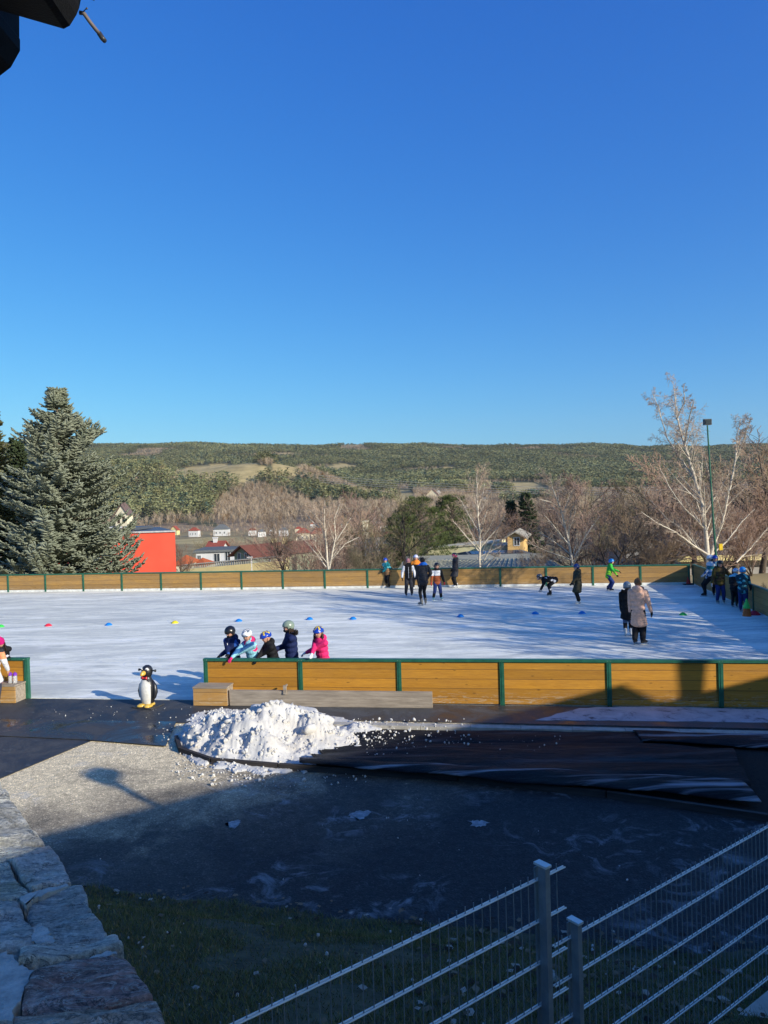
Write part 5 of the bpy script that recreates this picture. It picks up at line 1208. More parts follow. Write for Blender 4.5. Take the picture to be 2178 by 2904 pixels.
for i,(px,pb,wd,hh,kd,wa,ro,lab) in enumerate(FAR):
    p=hit(px*D2S,pb*D2S); w0=wd*(1.05 if i<9 else 1.2)*D2S/FPX*p.y; h0=min(hh*1.0,w0*.6)+.5
    house(lab,(p.x-w0/2,p.y,p.z-.3),w0,w0*.7,h0,w0*.34 if kd=='h' else w0*.5,R((i*37)%30-15),wa,ro,'hip' if kd=='h' else 'gablefront',wins=[('f',w0*.16,h0*.42,w0*.08,h0*.24),('f',w0*.42,h0*.42,w0*.08,h0*.24),('f',w0*.72,h0*.42,w0*.08,h0*.24)],over=w0*.05,group='distant houses in the valley')
# ------------------------------------------------------------------ floodlight mast at the rink corner
bp=at(1549,1204,35.5); top=at(1528,919,35.5)
e=empty('floodlight_mast',(bp.x,35.5,-1.2),label='slim dark green floodlight mast behind the rink corner',cat='lamp post')
tx=top.x-bp.x; b=MB(); b.tube([(0.02,0,-.3),(0,0,1.2),(tx*.5,0,(top.z+1.2)*.5),(tx,0,top.z+1.2)],[.065,.06,.045,.035],10); b.build('pole',M_green,e)
b=MB(); b.box((tx-.17,-.10,top.z+1.22),(tx+.17,.10,top.z+1.50),M=Matrix.Rotation(R(0),4,'Y')); hd=b.build('lamp_head',pm('grey_lamp',(.10,.10,.11),rough=.5),e)
b=MB(); b.box((tx-.14,-.125,top.z+1.25),(tx+.14,-.102,top.z+1.47)); b.build('lamp_glass',M_win,hd)
yb=at(1552,1182,35.3); b=MB(); b.box((.06,-.14,yb.z+1.05),(.22,-.04,yb.z+1.35)); b.build('switch_box',pm('yellow_box',(.75,.50,.02),rough=.5,bump=.02),e)
# ------------------------------------------------------------------ power lines over the valley
wmx=pm('wire',(.25,.25,.26),rough=.5,bump=0)
for i,(ya,yb2) in enumerate([(1036,1046),(1041,1052),(1046,1057),(1050,1061)]):
    A1=at(690,ya,560);B1=at(1750,yb2+2,600); pts=[]
    for k in range(41):
        f=k/40; p=A1.lerp(B1,f); sag=(4*f*(1-f))*7; pts.append((p.x,p.y,p.z-sag+3))
    MB().tube(pts,.13,4).build('power_line',wmx,label=['topmost power cable strung across the hillside','second power cable from the top across the hillside','third power cable from the top across the hillside','lowest power cable strung across the hillside'][i],cat='cable',group='power cables across the valley')
# ------------------------------------------------------------------ people
PEND=[]
def pend(mb,name,voxel,smooth_it,mats,paint,parent):
    me=bpy.data.meshes.new(name); me.from_pydata(mb.v,[],mb.f); me.update(); o=bpy.data.objects.new(name,me); link(o,parent)
    r=o.modifiers.new('r','REMESH'); r.mode='VOXEL'; r.voxel_size=voxel; r.use_smooth_shade=True
    s=o.modifiers.new('s','SMOOTH'); s.iterations=smooth_it; s.factor=.5
    PEND.append((o,mats,paint)); return o
def flush():
    bpy.context.view_layer.update(); dg=bpy.context.evaluated_depsgraph_get()
    for o,mats,paint in PEND:
        nm=bpy.data.meshes.new_from_object(o.evaluated_get(dg)); o.modifiers.clear(); old=o.data; o.data=nm; nm.name=o.name; bpy.data.meshes.remove(old)
        nm.materials.clear()
        for m in mats: nm.materials.append(m)
        if paint and len(mats)>1:
            nf=len(nm.polygons); c=np.empty(nf*3,dtype=np.float32); nm.polygons.foreach_get('center',c); c=c.reshape(-1,3)
            nm.polygons.foreach_set('material_index',paint(c).astype(np.int32))
        nm.update()
    PEND.clear()
def cloth(n,c,rough=.8,c2=None): 
    return pm('cloth_'+n,c,c2 or tuple(x*.7 for x in c),scale=16,rough=rough,bump=.5,dist=.012,spec=.2)
SKIN=pm('skin',(.56,.31,.22),(.48,.25,.17),scale=20,rough=.55,bump=.05)
LIP=pm('lips',(.36,.12,.10),rough=.5,bump=0); EYEM=pm('eye_dark',(.03,.025,.02),rough=.2,bump=0)
BLADE=pm('skate_blade',(.6,.62,.65),rough=.25,bump=0,metal=.9)
def ik(a,t,l1,l2,pole):
    a=V(a);t=V(t); d=t-a; L=d.length; mx=(l1+l2)*.999
    if L>mx: t=a+d*(mx/L); d=t-a; L=mx
    u=d.normalized(); x=(l1*l1-l2*l2+L*L)/(2*L); h=math.sqrt(max(0,l1*l1-x*x)); p=V(pole); p=p-u*p.dot(u)
    if p.length<1e-5: p=u.orthogonal()
    return a+u*x+p.normalized()*h, t
def hand(mb,w,d,n,k,side,curl=.35,th=0.0):
    """palm with four fingers and a thumb; w wrist, d pointing direction, n palm normal"""
    w=V(w); d=V(d).normalized(); n=V(n); n=(n-d*n.dot(d)).normalized(); s=d.cross(n)*side
    g=1+th
    mb.cap(w,w+d*.045*k,.020*k*g,.026*k*g,8); 
    for q in (-1,0,1): mb.cap(w+d*.03*k+s*q*.017*k,w+d*.082*k+s*q*.020*k,.016*k*g,.014*k*g,6)
    for q,(ln,ofs) in enumerate(((.062,-.029),(.074,-.010),(.070,.010),(.052,.028))):
        b0=w+d*.085*k+s*ofs*k; c=curl*(1+.15*q)
        d1=(d*math.cos(c)+n*math.sin(c)); d2=(d*math.cos(c*2.2)+n*math.sin(c*2.2)); m=b0+d1*ln*.55*k+s*ofs*.12*k
        mb.cap(b0,m,.0098*k*g,.0090*k*g,6); mb.cap(m,m+d2*ln*.5*k,.0088*k*g,.0075*k*g,6)
    t0=w+d*.028*k-s*.026*k; t1=t0+(d*.6-s*.75+n*.25).normalized()*.036*k; t2=t1+(d*.95-s*.2+n*.3).normalized()*.03*k
    mb.cap(t0,t1,.013*k*g,.011*k*g,6); mb.cap(t1,t2,.011*k*g,.009*k*g,6)
def person(label,loc,face,h,cl,pose=None,z0=.02,kid=True,group='skaters and visitors at the rink'):
    """face: compass of the look in degrees (0 = +x, 90 = away from the camera, 270 = towards it); h: body height"""
    ps=dict(lean=0,side=0,hipz=None,hip=(0,0),feet=((-.085,.0,5),(.085,.03,-5)),hands=None,head=(0,0),knee=1.0,elb=None,twist=0); ps.update(pose or {})
    root=empty('person',(loc[0],loc[1],z0),R(face-90),label=label,cat='person',group=group)
    SK=.055; k=h/1.7; hs=(.150 if kid else .130)*h
    leg=(.485 if not kid else .47)*h; l1=leg*.5; l2=leg*.5-.035*k
    hz=ps['hipz']*h if ps['hipz'] else leg+SK-.006
    Pv=V((ps['hip'][0],ps['hip'][1],hz)); up=Euler((-R(ps['lean']),R(ps['side']),0)).to_matrix()@V((0,0,1))
    rt=Matrix.Rotation(R(ps['twist']),3,'Z')@V((1,0,0)); fw=Matrix.Rotation(R(ps['twist']),3,'Z')@V((0,1,0)); fw=(fw-up*fw.dot(up)).normalized()
    rt=fw.cross(up).normalized()
    tl=h-leg-hs*1.0; C=Pv+up*tl*.62; N=Pv+up*tl*.92; SHc=Pv+up*tl*.80
    shw=.108*h
    SH=[SHc-rt*shw,SHc+rt*shw]; HP=[Pv+V((-.048*h,0,0)),Pv+V((.048*h,0,0))]
    AN=[];KN=[]
    for i,f in enumerate(ps['feet']):
        lift=f[3] if len(f)>3 else 0; a=V((f[0]*k,f[1]*k,SK+.062*k+lift)); kn,a2=ik(HP[i],a,l1,l2,(0,1,.0)); AN.append(a);KN.append(kn)
    hyaw,hpit=ps['head']; HM=Matrix.Rotation(R(-hyaw),3,'Z')@Matrix.Rotation(R(hpit-ps['lean']*.25),3,'X')
    HB=N+up*tl*.06; HC_=HB+(up*.6+V((0,0,.4))).normalized()*hs*.52+HM@V((0,.10*hs,0))
    la1,la2=.165*h,.150*h
    HD=[];EL_=[]
    for i in range(2):
        sg=-1 if i==0 else 1
        t=V(ps['hands'][i])*k if ps['hands'] and ps['hands'][i] is not None else SH[i]+V((sg*.07*h,.06*h,-.285*h))
        pole=(ps['elb'][i] if ps['elb'] else (sg*.5,-1,-.2)); e_,w_=ik(SH[i],t,la1,la2,pole); EL_.append(e_);HD.append(w_)
    HDd=[(HD[i]-EL_[i]).normalized() for i in range(2)]
    # ---- body: one continuous surface
    b=MB(); q=lambda a,c,ra,rb,n=9:b.cap(a,c,ra,rb,n)
    OR_=Matrix((rt,fw,up)).transposed()
    for f,rw,rd in ((-.02,.090,.070),(.15,.088,.068),(.35,.080,.062),(.55,.090,.066),(.72,.098,.066),(.84,.088,.058)): b.ell(Pv+up*tl*f,(rw*h,rd*h,.07*h),M=OR_,nu=14,nv=8)
    q(Pv+up*tl*.9,HB+up*.02*h,.036*h,.030*h)
    for i in range(2):
        q(SHc,SH[i],.045*h,.036*h); q(SH[i],EL_[i],.032*h,.025*h); q(EL_[i],HD[i],.024*h,.016*h)
        q(HP[i],KN[i],.056*h,.036*h); q(KN[i],AN[i],.034*h,.022*h)
        ft=R(90-ps['feet'][i][2]) if True else 0; fd=V((math.cos(ft),math.sin(ft),0)); q(AN[i]-V((0,0,.035*k)),AN[i]-V((0,0,.04*k))+fd*.12*k,.026*k,.022*k)
        hand(b,HD[i],HDd[i],V((0,.2,-1)) if abs(HDd[i].z)<.7 else -rt*(-1 if i==0 else 1),k*(1.0 if not kid else 1.02),(-1 if i==0 else 1))
    hm=HM
    b.ell(HC_,(hs*.385,hs*.455,hs*.50),M=hm,nu=18,nv=12); b.ell(HC_+hm@V((0,hs*.14,-hs*.26)),(hs*.27,hs*.28,hs*.24),M=hm,nu=12,nv=8)
    b.ell(HC_+hm@V((0,hs*.46,-hs*.07)),(hs*.045,hs*.085,hs*.085),M=hm,nu=8,nv=6)
    for s in (-1,1): b.ell(HC_+hm@V((s*hs*.39,0,-.03*hs)),(hs*.03,hs*.07,hs*.11),M=hm,nu=8,nv=6); b.ell(HC_+hm@V((s*hs*.17,hs*.36,-hs*.16)),(hs*.10,hs*.07,hs*.09),M=hm,nu=8,nv=6)
    Hi=hm.inverted(); hc=np.array(HC_); Hn=np.array(Hi)
    def bp_(c):
        l=(c-hc)@Hn.T/hs; m=np.zeros(len(c)); m[(np.abs(l[:,0])<.12)&(l[:,1]>.3)&(np.abs(l[:,2]+.30)<.035)]=1
        return m
    body=pend(b,'body',max(.0075,.0072*k),2,[SKIN,LIP],bp_,root)
    for s in (-1,1):
        e_=MB(); e_.ell(HC_+hm@V((s*hs*.165,hs*.425,hs*.02)),(hs*.05,hs*.025,hs*.032),M=hm,nu=8,nv=6); e_.build('eye',EYEM,body,smooth=True)
    # ---- trousers
    b=MB(); bag=cl.get('bag',1.0)
    b.ell(Pv,(.102*h,.084*h,.085*h),M=None,nu=14,nv=8)
    for i in range(2):
        q2=lambda a,c,ra,rb:b.cap(a,c,ra,rb,10)
        q2(HP[i],KN[i],.062*h*min(1.06,bag**.5),.045*h*bag); q2(KN[i],AN[i]+V((0,0,.035*k)),.045*h*bag,.034*h*bag)
    tm_=cl['pants'] if isinstance(cl['pants'],list) else [cl['pants']]
    pend(b,'trousers',.0125*k,3,tm_,cl.get('pants_fn') and (lambda c:cl['pants_fn'](c,h)),root)
    # ---- jacket
    b=MB(); jl=cl.get('len',.10); puff=cl.get('puff',1.0)
    for f,rw,rd in ((-.05,.112,.092),(.15,.112,.092),(.35,.110,.090),(.55,.116,.092),(.72,.120,.090),(.85,.102,.074)): b.ell(Pv+up*tl*f,(rw*h*puff,rd*h*puff,.075*h),M=OR_,nu=16,nv=8)
    if jl>.12:
        nst=6; kmid=(KN[0]+KN[1])/2
        for j in range(nst):
            f=j/(nst-1); dn=Pv.lerp(kmid,min(1,f*jl/.26)); b.ell(dn,((.112+.022*f)*h*puff,(.094+.020*f)*h*puff,.06*h),nu=16,nv=8)
    for i in range(2):
        sg=-1 if i==0 else 1
        b.cap(SHc+up*.01*h,SH[i],.060*h*puff,.050*h*puff,12); b.cap(SH[i],EL_[i],.050*h*puff,.040*h*puff,12)
        n_=4
        for j in range(n_):
            f=j/n_; a=EL_[i].lerp(HD[i],f*.95); r0=(.041-.010*f)*h*puff; b.ell(a,(r0,r0,r0),nu=10,nv=8)
        b.cap(EL_[i],EL_[i].lerp(HD[i],.95),.037*h*puff,.028*h*puff,12)
    b.cap(Pv+up*tl*.85,N+up*.015*h,.058*h,.050*h,12)
    if cl.get('hood'):
        b.ell(N-fw*.055*h+up*.005*h,(.075*h,.05*h,.055*h),M=OR_,nu=14,nv=8)
    jm=cl['jacket'] if isinstance(cl['jacket'],list) else [cl['jacket']]
    fr=np.array(Matrix((rt,fw,up))); P0=np.array(Pv)
    info=dict(h=h,tl=tl,EL=[np.array(x) for x in EL_],SH=[np.array(x) for x in SH],HD=[np.array(x) for x in HD],shw=shw)
    fn=cl.get('jacket_fn'); jk=pend(b,'jacket',.0115*k,3,jm,(lambda c:fn(c,(c-P0)@fr.T,info)) if fn else None,root)
    if cl.get('zip'):
        z=MB(); rd_=.094*h*puff
        z.tube([Pv+up*tl*f+fw*(rd_+.004) for f in (.0,.2,.4,.6,.8)],.008*k,5); z.build('zip',cl['zip'],jk,smooth=True)
    if cl.get('fur'):
        z=MB(); rs=random.Random(int(h*1000))
        for j in range(260):
            a=rs.uniform(-2.4,2.4); c=N-fw*.03*h+rt*math.sin(a)*.085*h-fw*math.cos(a)*.055*h+up*rs.uniform(-.01,.03)*h
            dd_=(c-N+V((rs.gauss(0,.03),rs.gauss(0,.03),rs.gauss(.02,.03)))).normalized(); z.tube([c,c+dd_*.035*h],[.006*h,.001],3,cap=False)
        z.build('fur_trim',cl['fur'],jk)
    # ---- gloves
    for i in range(2):
        gm=cl.get('glove')
        if gm is None: continue
        g_=MB(); hand(g_,HD[i],HDd[i],V((0,.2,-1)) if abs(HDd[i].z)<.7 else -rt*(-1 if i==0 else 1),k*1.05,(-1 if i==0 else 1),th=.30); g_.cap(HD[i]-HDd[i]*.04*k,HD[i]+HDd[i]*.015*k,.028*k,.026*k,10)
        pend(g_,'glove',.0055*k+.001,1,[gm],None,root)
    # ---- skates or shoes
    for i in range(2):
        ft=R(90-ps['feet'][i][2]); fd=V((math.cos(ft),math.sin(ft),0)); pit=ps['feet'][i][4] if len(ps['feet'][i])>4 else 0; A=AN[i]; kk=k*1.05
        Rm=Matrix.Rotation(-R(pit),3,V((-fd.y,fd.x,0)))
        o_=lambda f,z: A+Rm@(fd*f*kk+V((0,0,z*kk)))
        b=MB(); b.cap(o_(-.01,.09),o_(-.02,-.01),.050*kk,.043*kk,12); b.cap(o_(-.035,-.035),o_(.13,-.040),.036*kk,.030*kk,12); b.cap(o_(-.02,.0),o_(.11,-.03),.040*kk,.030*kk,12)
        s_=pend(b,'skate' if cl.get('skate',True) else 'shoe',.009*k,1,[cl['boot']],None,root)
        if cl.get('skate',True):
            z=MB(); sd=V((-fd.y,fd.x,0))
            def bx(f0,f1,z0_,z1_,t):
                pts=[o_(f,zz)+sd*s*t for zz in (z0_,z1_) for f,s in ((f0,-1),(f1,-1),(f1,1),(f0,1))]; z.add(pts,[(0,3,2,1),(4,5,6,7),(0,1,5,4),(1,2,6,5),(2,3,7,6),(3,0,4,7)])
            zb=-(.062+SK/kk*.98) ; bx(-.085,.19,zb+.0,zb+.022,.0035); bx(-.055,-.02,zb+.022,-.066,.009); bx(.085,.125,zb+.022,-.062,.009)
            z.build('blade',BLADE if not cl.get('blade') else cl['blade'],s_)
    # ---- headgear and hair
    hg=cl.get('helmet')
    if hg:
        mats=hg if isinstance(hg,list) else [hg]; z=MB(); nu,nv=28,14; vs=[];fs=[];mi=[]; st=cl.get('hstyle','ski')
        for layer,(g_) in enumerate((1.0,.93)):
            for j in range(nv+1):
                for i in range(nu):
                    a=2*math.pi*i/nu; ph=math.pi*.5-(math.pi*(.53+(.16 if math.sin(a)<.25 and st=='ski' else (.05 if math.sin(a)<0 else -.03))))*j/nv
                    r3=(hs*.50*g_,hs*.575*g_,hs*.54*g_) if st=='ski' else (hs*.50*g_,hs*.64*g_,hs*.50*g_)
                    p=V((math.cos(ph)*math.cos(a)*r3[0],math.cos(ph)*math.sin(a)*r3[1],math.sin(ph)*r3[2]+hs*.10)); 
                    if st=='bike' and layer==0: p*=1+.035*math.sin(a*5+j)
                    vs.append(HC_+hm@p)
        for layer in range(2):
            o0=layer*(nv+1)*nu
            for j in range(nv):
                for i in range(nu):
                    a_=o0+j*nu+i;b2=o0+j*nu+(i+1)%nu; fs.append((a_,a_+nu,b2+nu,b2) if layer==0 else (a_,b2,b2+nu,a_+nu))
                    f=hg_fn(cl.get('hpat'),j/nv,(i+.5)/nu); mi.append(f)
        for i in range(nu): a_=nv*nu+i;b2=nv*nu+(i+1)%nu; c_=(nv+1)*nu; fs.append((a_,a_+c_,b2+c_,b2)); mi.append(0)
        z.v=[tuple(v) for v in vs]; z.f=fs; z.m=mi; hp=z.build('helmet',mats+([mats[0]] if len(mats)==1 else []),root,smooth=True)
        if st=='bike':
            z=MB()
            for s in (-.55,-.18,.18,.55):
                for (yy,ll) in ((.30,.12),(.02,.14),(-.28,.12)):
                    c=V((s*.42*hs,yy*hs,0)); zz=hs*.50*math.sqrt(max(0,1-(c.x/(hs*.5))**2-(c.y/(hs*.64))**2))+hs*.108; z.ell(HC_+hm@V((c.x,c.y,zz)),(hs*.035,hs*ll*.8,hs*.016),M=hm,nu=8,nv=5)
            z.build('vent',EYEM,hp,smooth=True)
        else:
            z=MB()
            for s in (-1,1): z.ell(HC_+hm@V((s*hs*.40,hs*.0,-hs*.10)),(hs*.09,hs*.16,hs*.22),M=hm,nu=10,nv=8)
            z.build('ear_pad',cl.get('pad',EYEM),hp,smooth=True)
        z=MB()
        for s in (-1,1): z.tube([HC_+hm@V((s*hs*.41,hs*.08,-hs*.05)),HC_+hm@V((s*hs*.30,hs*.16,-hs*.36)),HC_+hm@V((0,hs*.22,-hs*.50))],hs*.022,5)
        z.build('strap',EYEM,hp)
    if cl.get('beanie'):
        z=MB(); z.ell(HC_+hm@V((0,-hs*.02,hs*.12)),(hs*.44,hs*.50,hs*.50),M=hm,nu=18,nv=12); z.ell(HC_+hm@V((0,0,hs*.02)),(hs*.45,hs*.51,hs*.16),M=hm,nu=18,nv=8)
        if cl.get('peak'): z.cap(HC_+hm@V((0,-.05*hs,hs*.4)),HC_+hm@V((0,-.10*hs,hs*cl['peak'])),hs*.25,hs*.07,10)
        pend(z,'hat',.008,2,[cl['beanie']],None,root)
    if cl.get('hair'):
        z=MB(); rs=random.Random(int(h*997)); hm_,hl=cl['hair']
        z.ell(HC_+hm@V((0,-hs*.06,hs*.06)),(hs*.42,hs*.46,hs*.47),M=hm,nu=16,nv=10)
        for j in range(cl.get('nhair',70) if hl>0 else 0):
            a=rs.uniform(math.pi*.95,math.pi*2.05); p=HC_+hm@V((math.cos(a)*hs*.42,math.sin(a)*hs*.40+.05*hs,-hs*.05)); pts=[p]; 
            for s in range(5): p=p+V((rs.uniform(-1,1)*.012,rs.uniform(-1,1)*.012,-hl*hs/5))+(p-HC_).normalized()*.002; pts.append(p)
            z.tube(pts,[.011*k,.012*k,.011*k,.009*k,.007*k,.003],4,cap=False)
        z.build('hair',hm_,root,smooth=True)
    if cl.get('scarf'):
        z=MB(); z.cap(N+fw*.03*h-rt*.05*h,N+fw*.03*h+rt*.05*h,.045*h,.045*h,10); z.ell(N+up*.012*h,(.068*h,.066*h,.04*h),M=OR_,nu=14,nv=8)
        for q_ in cl.get('tails',()): z.cap(N+fw*.07*h+rt*q_*h,N+fw*.11*h+rt*q_*h-up*.19*h,.024*h,.020*h,8)
        pend(z,'scarf',.008,2,[cl['scarf']],None,root)
    if cl.get('mask'):
        z=MB(); z.ell(HC_+hm@V((0,hs*.17,-hs*.30)),(hs*.33,hs*.36,hs*.20),M=hm,nu=14,nv=8); z.build('face_warmer',cl['mask'],root,smooth=True)
    return root
def hg_fn(pat,v,u):
    if pat=='star':   # yellow star like patches over the top of a blue bicycle helmet
        s=abs(((u*5)%1)-.5)*2; return 1 if (v<.62 and s>.35+.9*(v-.1)) else 0
    if pat=='band': return 1 if .72<v<.95 else 0
    if pat=='camo': return 1 if noise.noise(V((u*9,v*6,3)))>.12 else 0
    if pat=='decal': return 1 if noise.noise(V((u*6,v*4,8)))>.22 else 0
    return 0
C=cloth
navy=C('navy',(.012,.022,.085)); rblue=C('royal_blue',(.03,.11,.42)); blk=C('black',(.012,.012,.014)); dgrey=C('charcoal',(.035,.035,.042)); pink=C('hot_pink',(.80,.03,.17)); mag=C('magenta',(.55,.01,.17)); lblue=C('light_blue',(.30,.62,.72)); white=C('white',(.74,.74,.76)); teal=C('teal',(.01,.17,.21)); olive=C('olive',(.065,.058,.035)); green=C('green',(.06,.50,.06)); lime=C('lime',(.30,.75,.05)); beige=C('beige_wool',(.80,.49,.35),.9); rust=C('rust',(.34,.085,.03)); brown=C('brown',(.085,.05,.025)); camel=C('camel',(.25,.14,.07)); jean=C('blue_jeans',(.02,.04,.16)); denim=C('denim',(.07,.13,.26)); orange=C('orange',(.80,.25,.03)); mid=C('mid_blue',(.04,.14,.34)); lgrey=C('light_grey',(.42,.44,.48)); peach=C('peach_orange',(.80,.33,.16)); slateb=C('slate_trousers',(.05,.055,.09)); cyan=C('turquoise',(.12,.50,.55))
def gloss(n,c): return pm('helmet_'+n,c,tuple(x*.85 for x in c),rough=.28,bump=0,spec=.6)
hb=gloss('black',(.012,.012,.014)); hw=gloss('white',(.78,.78,.78)); hblue=gloss('blue',(.01,.05,.40)); hyel=gloss('yellow',(.85,.62,.02)); hsage=gloss('sage',(.22,.28,.22)); hsky=gloss('sky_blue',(.02,.26,.68)); hnavy=gloss('navy',(.01,.03,.16)); hpink=gloss('pink',(.75,.06,.20)); hlav=gloss('lavender',(.52,.54,.72)); hred=gloss('maroon',(.30,.06,.07)); hgrey=gloss('grey_blue',(.16,.20,.25))
furb=pm('dark_fur',(.03,.024,.02),rough=.95); hairb=pm('dark_brown_hair',(.035,.018,.010),rough=.6,bump=.2); hairk=pm('black_hair',(.012,.010,.009),rough=.6)
wboot=pm('white_boot',(.72,.72,.70),rough=.4); kboot=pm('black_boot',(.015,.015,.017),rough=.4); gboot=pm('grey_boot',(.20,.19,.17),rough=.6); cboot=pm('turquoise_boot',(.25,.55,.56),rough=.4)
def noise4(c,th=0.0): return np.array([noise.noise(V(p)) for p in c])>th
def isarm(c,I,r=.062):
    m=np.zeros(len(c),bool)
    for s in range(2):
        for a,b2 in ((I['SH'][s],I['EL'][s]),(I['EL'][s],I['HD'][s])):
            d=b2-a; t=np.clip(((c-a)@d)/(d@d),.12,1); m|=np.linalg.norm(c-a-t[:,None]*d,axis=1)<r*I['h']
    return m&((np.abs(c[:,0])>.10*I['h'])|True)
def sleeve(i_arm,i_body):
    return lambda c,l,I: np.where(isarm(c,I)&((np.abs(l[:,0])>.098*I['h'])|(l[:,1]>.12*I['h'])),i_arm,i_body)
def onice(px,py): p=G(px,py,.02); return (p.x,p.y)
def bd(s,q): p=onl(N0,s,q); return (p.x,p.y)
FB_=R(0)
def loc2(px,s=None,q=.33):
    """a spot on the ice q metres behind the near barrier, in line with a column of the photograph"""
    r0=ray(px,1790); O=V((0,0,HC)); n=BN; k=((N0+n*q)-O).dot(n)/r0.dot(n); p=O+r0*k; return (p.x,p.y)
SUITC=dict
# --- five children leaning on the near barrier
person('child in navy and blue jacket with black helmet, leftmost at the long barrier',loc2(661,q=.42),238,1.42,SUITC(jacket=[navy,rblue],jacket_fn=lambda c,l,I:np.where(isarm(c,I,.056)&(np.abs(l[:,0])>.10*I['h']),1,0),pants=blk,glove=blk,boot=kboot,helmet=hb,zip=white,mask=blk,hood=True),dict(lean=6,hands=((.30,.46,.90),(-.42,.62,.93)),head=(5,-22)))
person('child in pink and light blue jacket with white helmet reaching over barrier',loc2(720,q=.30),225,1.40,SUITC(jacket=[pink,lblue,mid,white],jacket_fn=lambda c,l,I:np.where(isarm(c,I),np.where((c[:,2]*9+c[:,0]*6)%2<1,1,2),np.where(noise4(l*7),0,1)),pants=mid,glove=pink,boot=wboot,helmet=[hw,hgrey,hred],hpat='decal',hstyle='bike',hood=True),dict(lean=16,hands=((.30,.50,1.05),(.06,.80,.98)),head=(-30,-10),elb=((-.5,-.3,.6),(.5,.2,1))))
person('child in black jacket with blue and yellow helmet between white and sage green helmets',loc2(778,q=.34),205,1.36,SUITC(jacket=blk,pants=dgrey,glove=blk,boot=kboot,helmet=[hblue,hyel],hpat='star',hstyle='bike',hood=True),dict(lean=18,side=-4,hands=((.25,.55,.95),(-.20,.62,.98)),head=(-15,-14)))
person('taller child in navy puffer coat with fur hood and sage green helmet, pink gloves',loc2(826,q=.50),196,1.50,SUITC(jacket=navy,puff=1.05,pants=blk,glove=pink,boot=kboot,helmet=hsage,fur=furb,hair=(hairb,.5),mask=blk,len=.2),dict(lean=3,hands=((.22,.30,1.05),(.10,.40,1.10)),head=(-8,-4)))
person('child with dark curly hair, hot pink jacket and white gloves on the barrier',loc2(915,q=.36),222,1.42,SUITC(jacket=pink,pants=blk,glove=white,boot=wboot,helmet=[hblue,hyel],hpat='star',hstyle='bike',hair=(hairb,1.0),hood=True),dict(lean=9,hands=((.28,.42,1.08),(-.28,.60,1.08)),head=(-25,-6)))
# --- at the left edge
p6=loc2(8,q=.30); person('person in black jacket with white trim and magenta hat bending over the left barrier',p6,285,1.30,SUITC(jacket=[blk,white],jacket_fn=lambda c,l,I:np.where((np.linalg.norm(c-I['HD'][0],axis=1)<.05)|(np.linalg.norm(c-I['HD'][1],axis=1)<.05),1,0),pants=blk,glove=blk,boot=kboot,beanie=mag,peak=.72,hair=(hairb,.9)),dict(lean=26,hands=((.40,.48,1.16),(-.25,.55,1.15)),head=(0,-20)))
p7=G(-18,2004); person('person in white and orange jacket cut by the left edge of the frame',(p7.x,p7.y),95,1.42,SUITC(jacket=[white,peach,dgrey],jacket_fn=lambda c,l,I:np.where(c[:,2]>.70*I['h'],np.where(c[:,2]>.80*I['h'],2,1),0),pants=slateb,glove=None,boot=gboot,skate=False,beanie=dgrey,len=.14),dict(lean=8),z0=-.02)
# --- group near the far barrier
person('boy in teal and brown jacket with blue helmet holding on to the far barrier',onice(1100,1667),235,1.33,SUITC(jacket=[camel,teal,cyan],jacket_fn=lambda c,l,I:np.where(l[:,2]>.55*I['tl'],np.where(noise4(l*9),2,1),np.where(isarm(c,I),1,0)),pants=blk,glove=blk,boot=kboot,helmet=hblue,hood=True,puff=1.1),dict(lean=14,hands=((.2,.25,.92),(-.72,.02,1.02)),feet=((-.09,.0,5),(.1,-.05,-30)),head=(-20,0)))
person('child in white sleeves and black padded vest facing the camera',onice(1160,1690),272,1.50,SUITC(jacket=[blk,white],jacket_fn=sleeve(1,0),pants=dgrey,bag=1.2,boot=kboot,glove=blk,zip=white,scarf=blk,mask=blk,hair=(hairb,0),beanie=C('mauve_hat',(.35,.16,.18))),dict(feet=((-.14,0,12),(.14,.0,-12))))
person('child with lavender white helmet and orange collar standing behind the padded vest',onice(1182,1672),262,1.48,SUITC(jacket=[blk,orange],jacket_fn=lambda c,l,I:np.where(l[:,2]>.66*I['tl'],1,0),pants=blk,boot=wboot,glove=blk,helmet=hlav,hood=True),dict(feet=((-.12,0,10),(.16,.05,-12))))
person('man in dark jacket with blue collar seen from behind, grey skates',onice(1203,1716),118,1.76,SUITC(jacket=[dgrey,C('collar_blue',(.02,.16,.60))],jacket_fn=lambda c,l,I:np.where(l[:,2]>.90*I['tl'],1,0),pants=blk,bag=.85,boot=gboot,glove=blk,hair=(hairk,0),hood=True),dict(hands=((-.12,.30,1.0),(.30,.18,.98)),feet=((-.13,-.03,-20),(.12,.10,25)),lean=3),kid=False)
person('boy in white, rust and black jacket with turquoise skates and red gloves',onice(1241,1702),277,1.42,SUITC(jacket=[rust,white,blk],jacket_fn=lambda c,l,I:np.where(isarm(c,I)&(l[:,0]<0)|(l[:,2]>.86*I['tl']),2,np.where(l[:,2]>.48*I['tl'],1,0)),pants=[jean,blk],pants_fn=lambda c,h:np.where(c[:,2]<.2*h,1,0),bag=1.1,boot=cboot,glove=C('red_glove',(.65,.02,.05)),helmet=hb,hood=True),dict(hands=((-.32,.12,.82),(.30,.05,.80)),feet=((-.17,.0,-10),(.19,.02,18))))
person('child in dark parka with pink banded helmet standing sideways at the far barrier',onice(1293,1667),195,1.50,SUITC(jacket=dgrey,len=.16,pants=blk,bag=1.1,boot=wboot,glove=blk,helmet=[hb,hpink],hpat='band',hood=True),dict(hands=((.1,.12,.95),(-.05,.14,.95))))
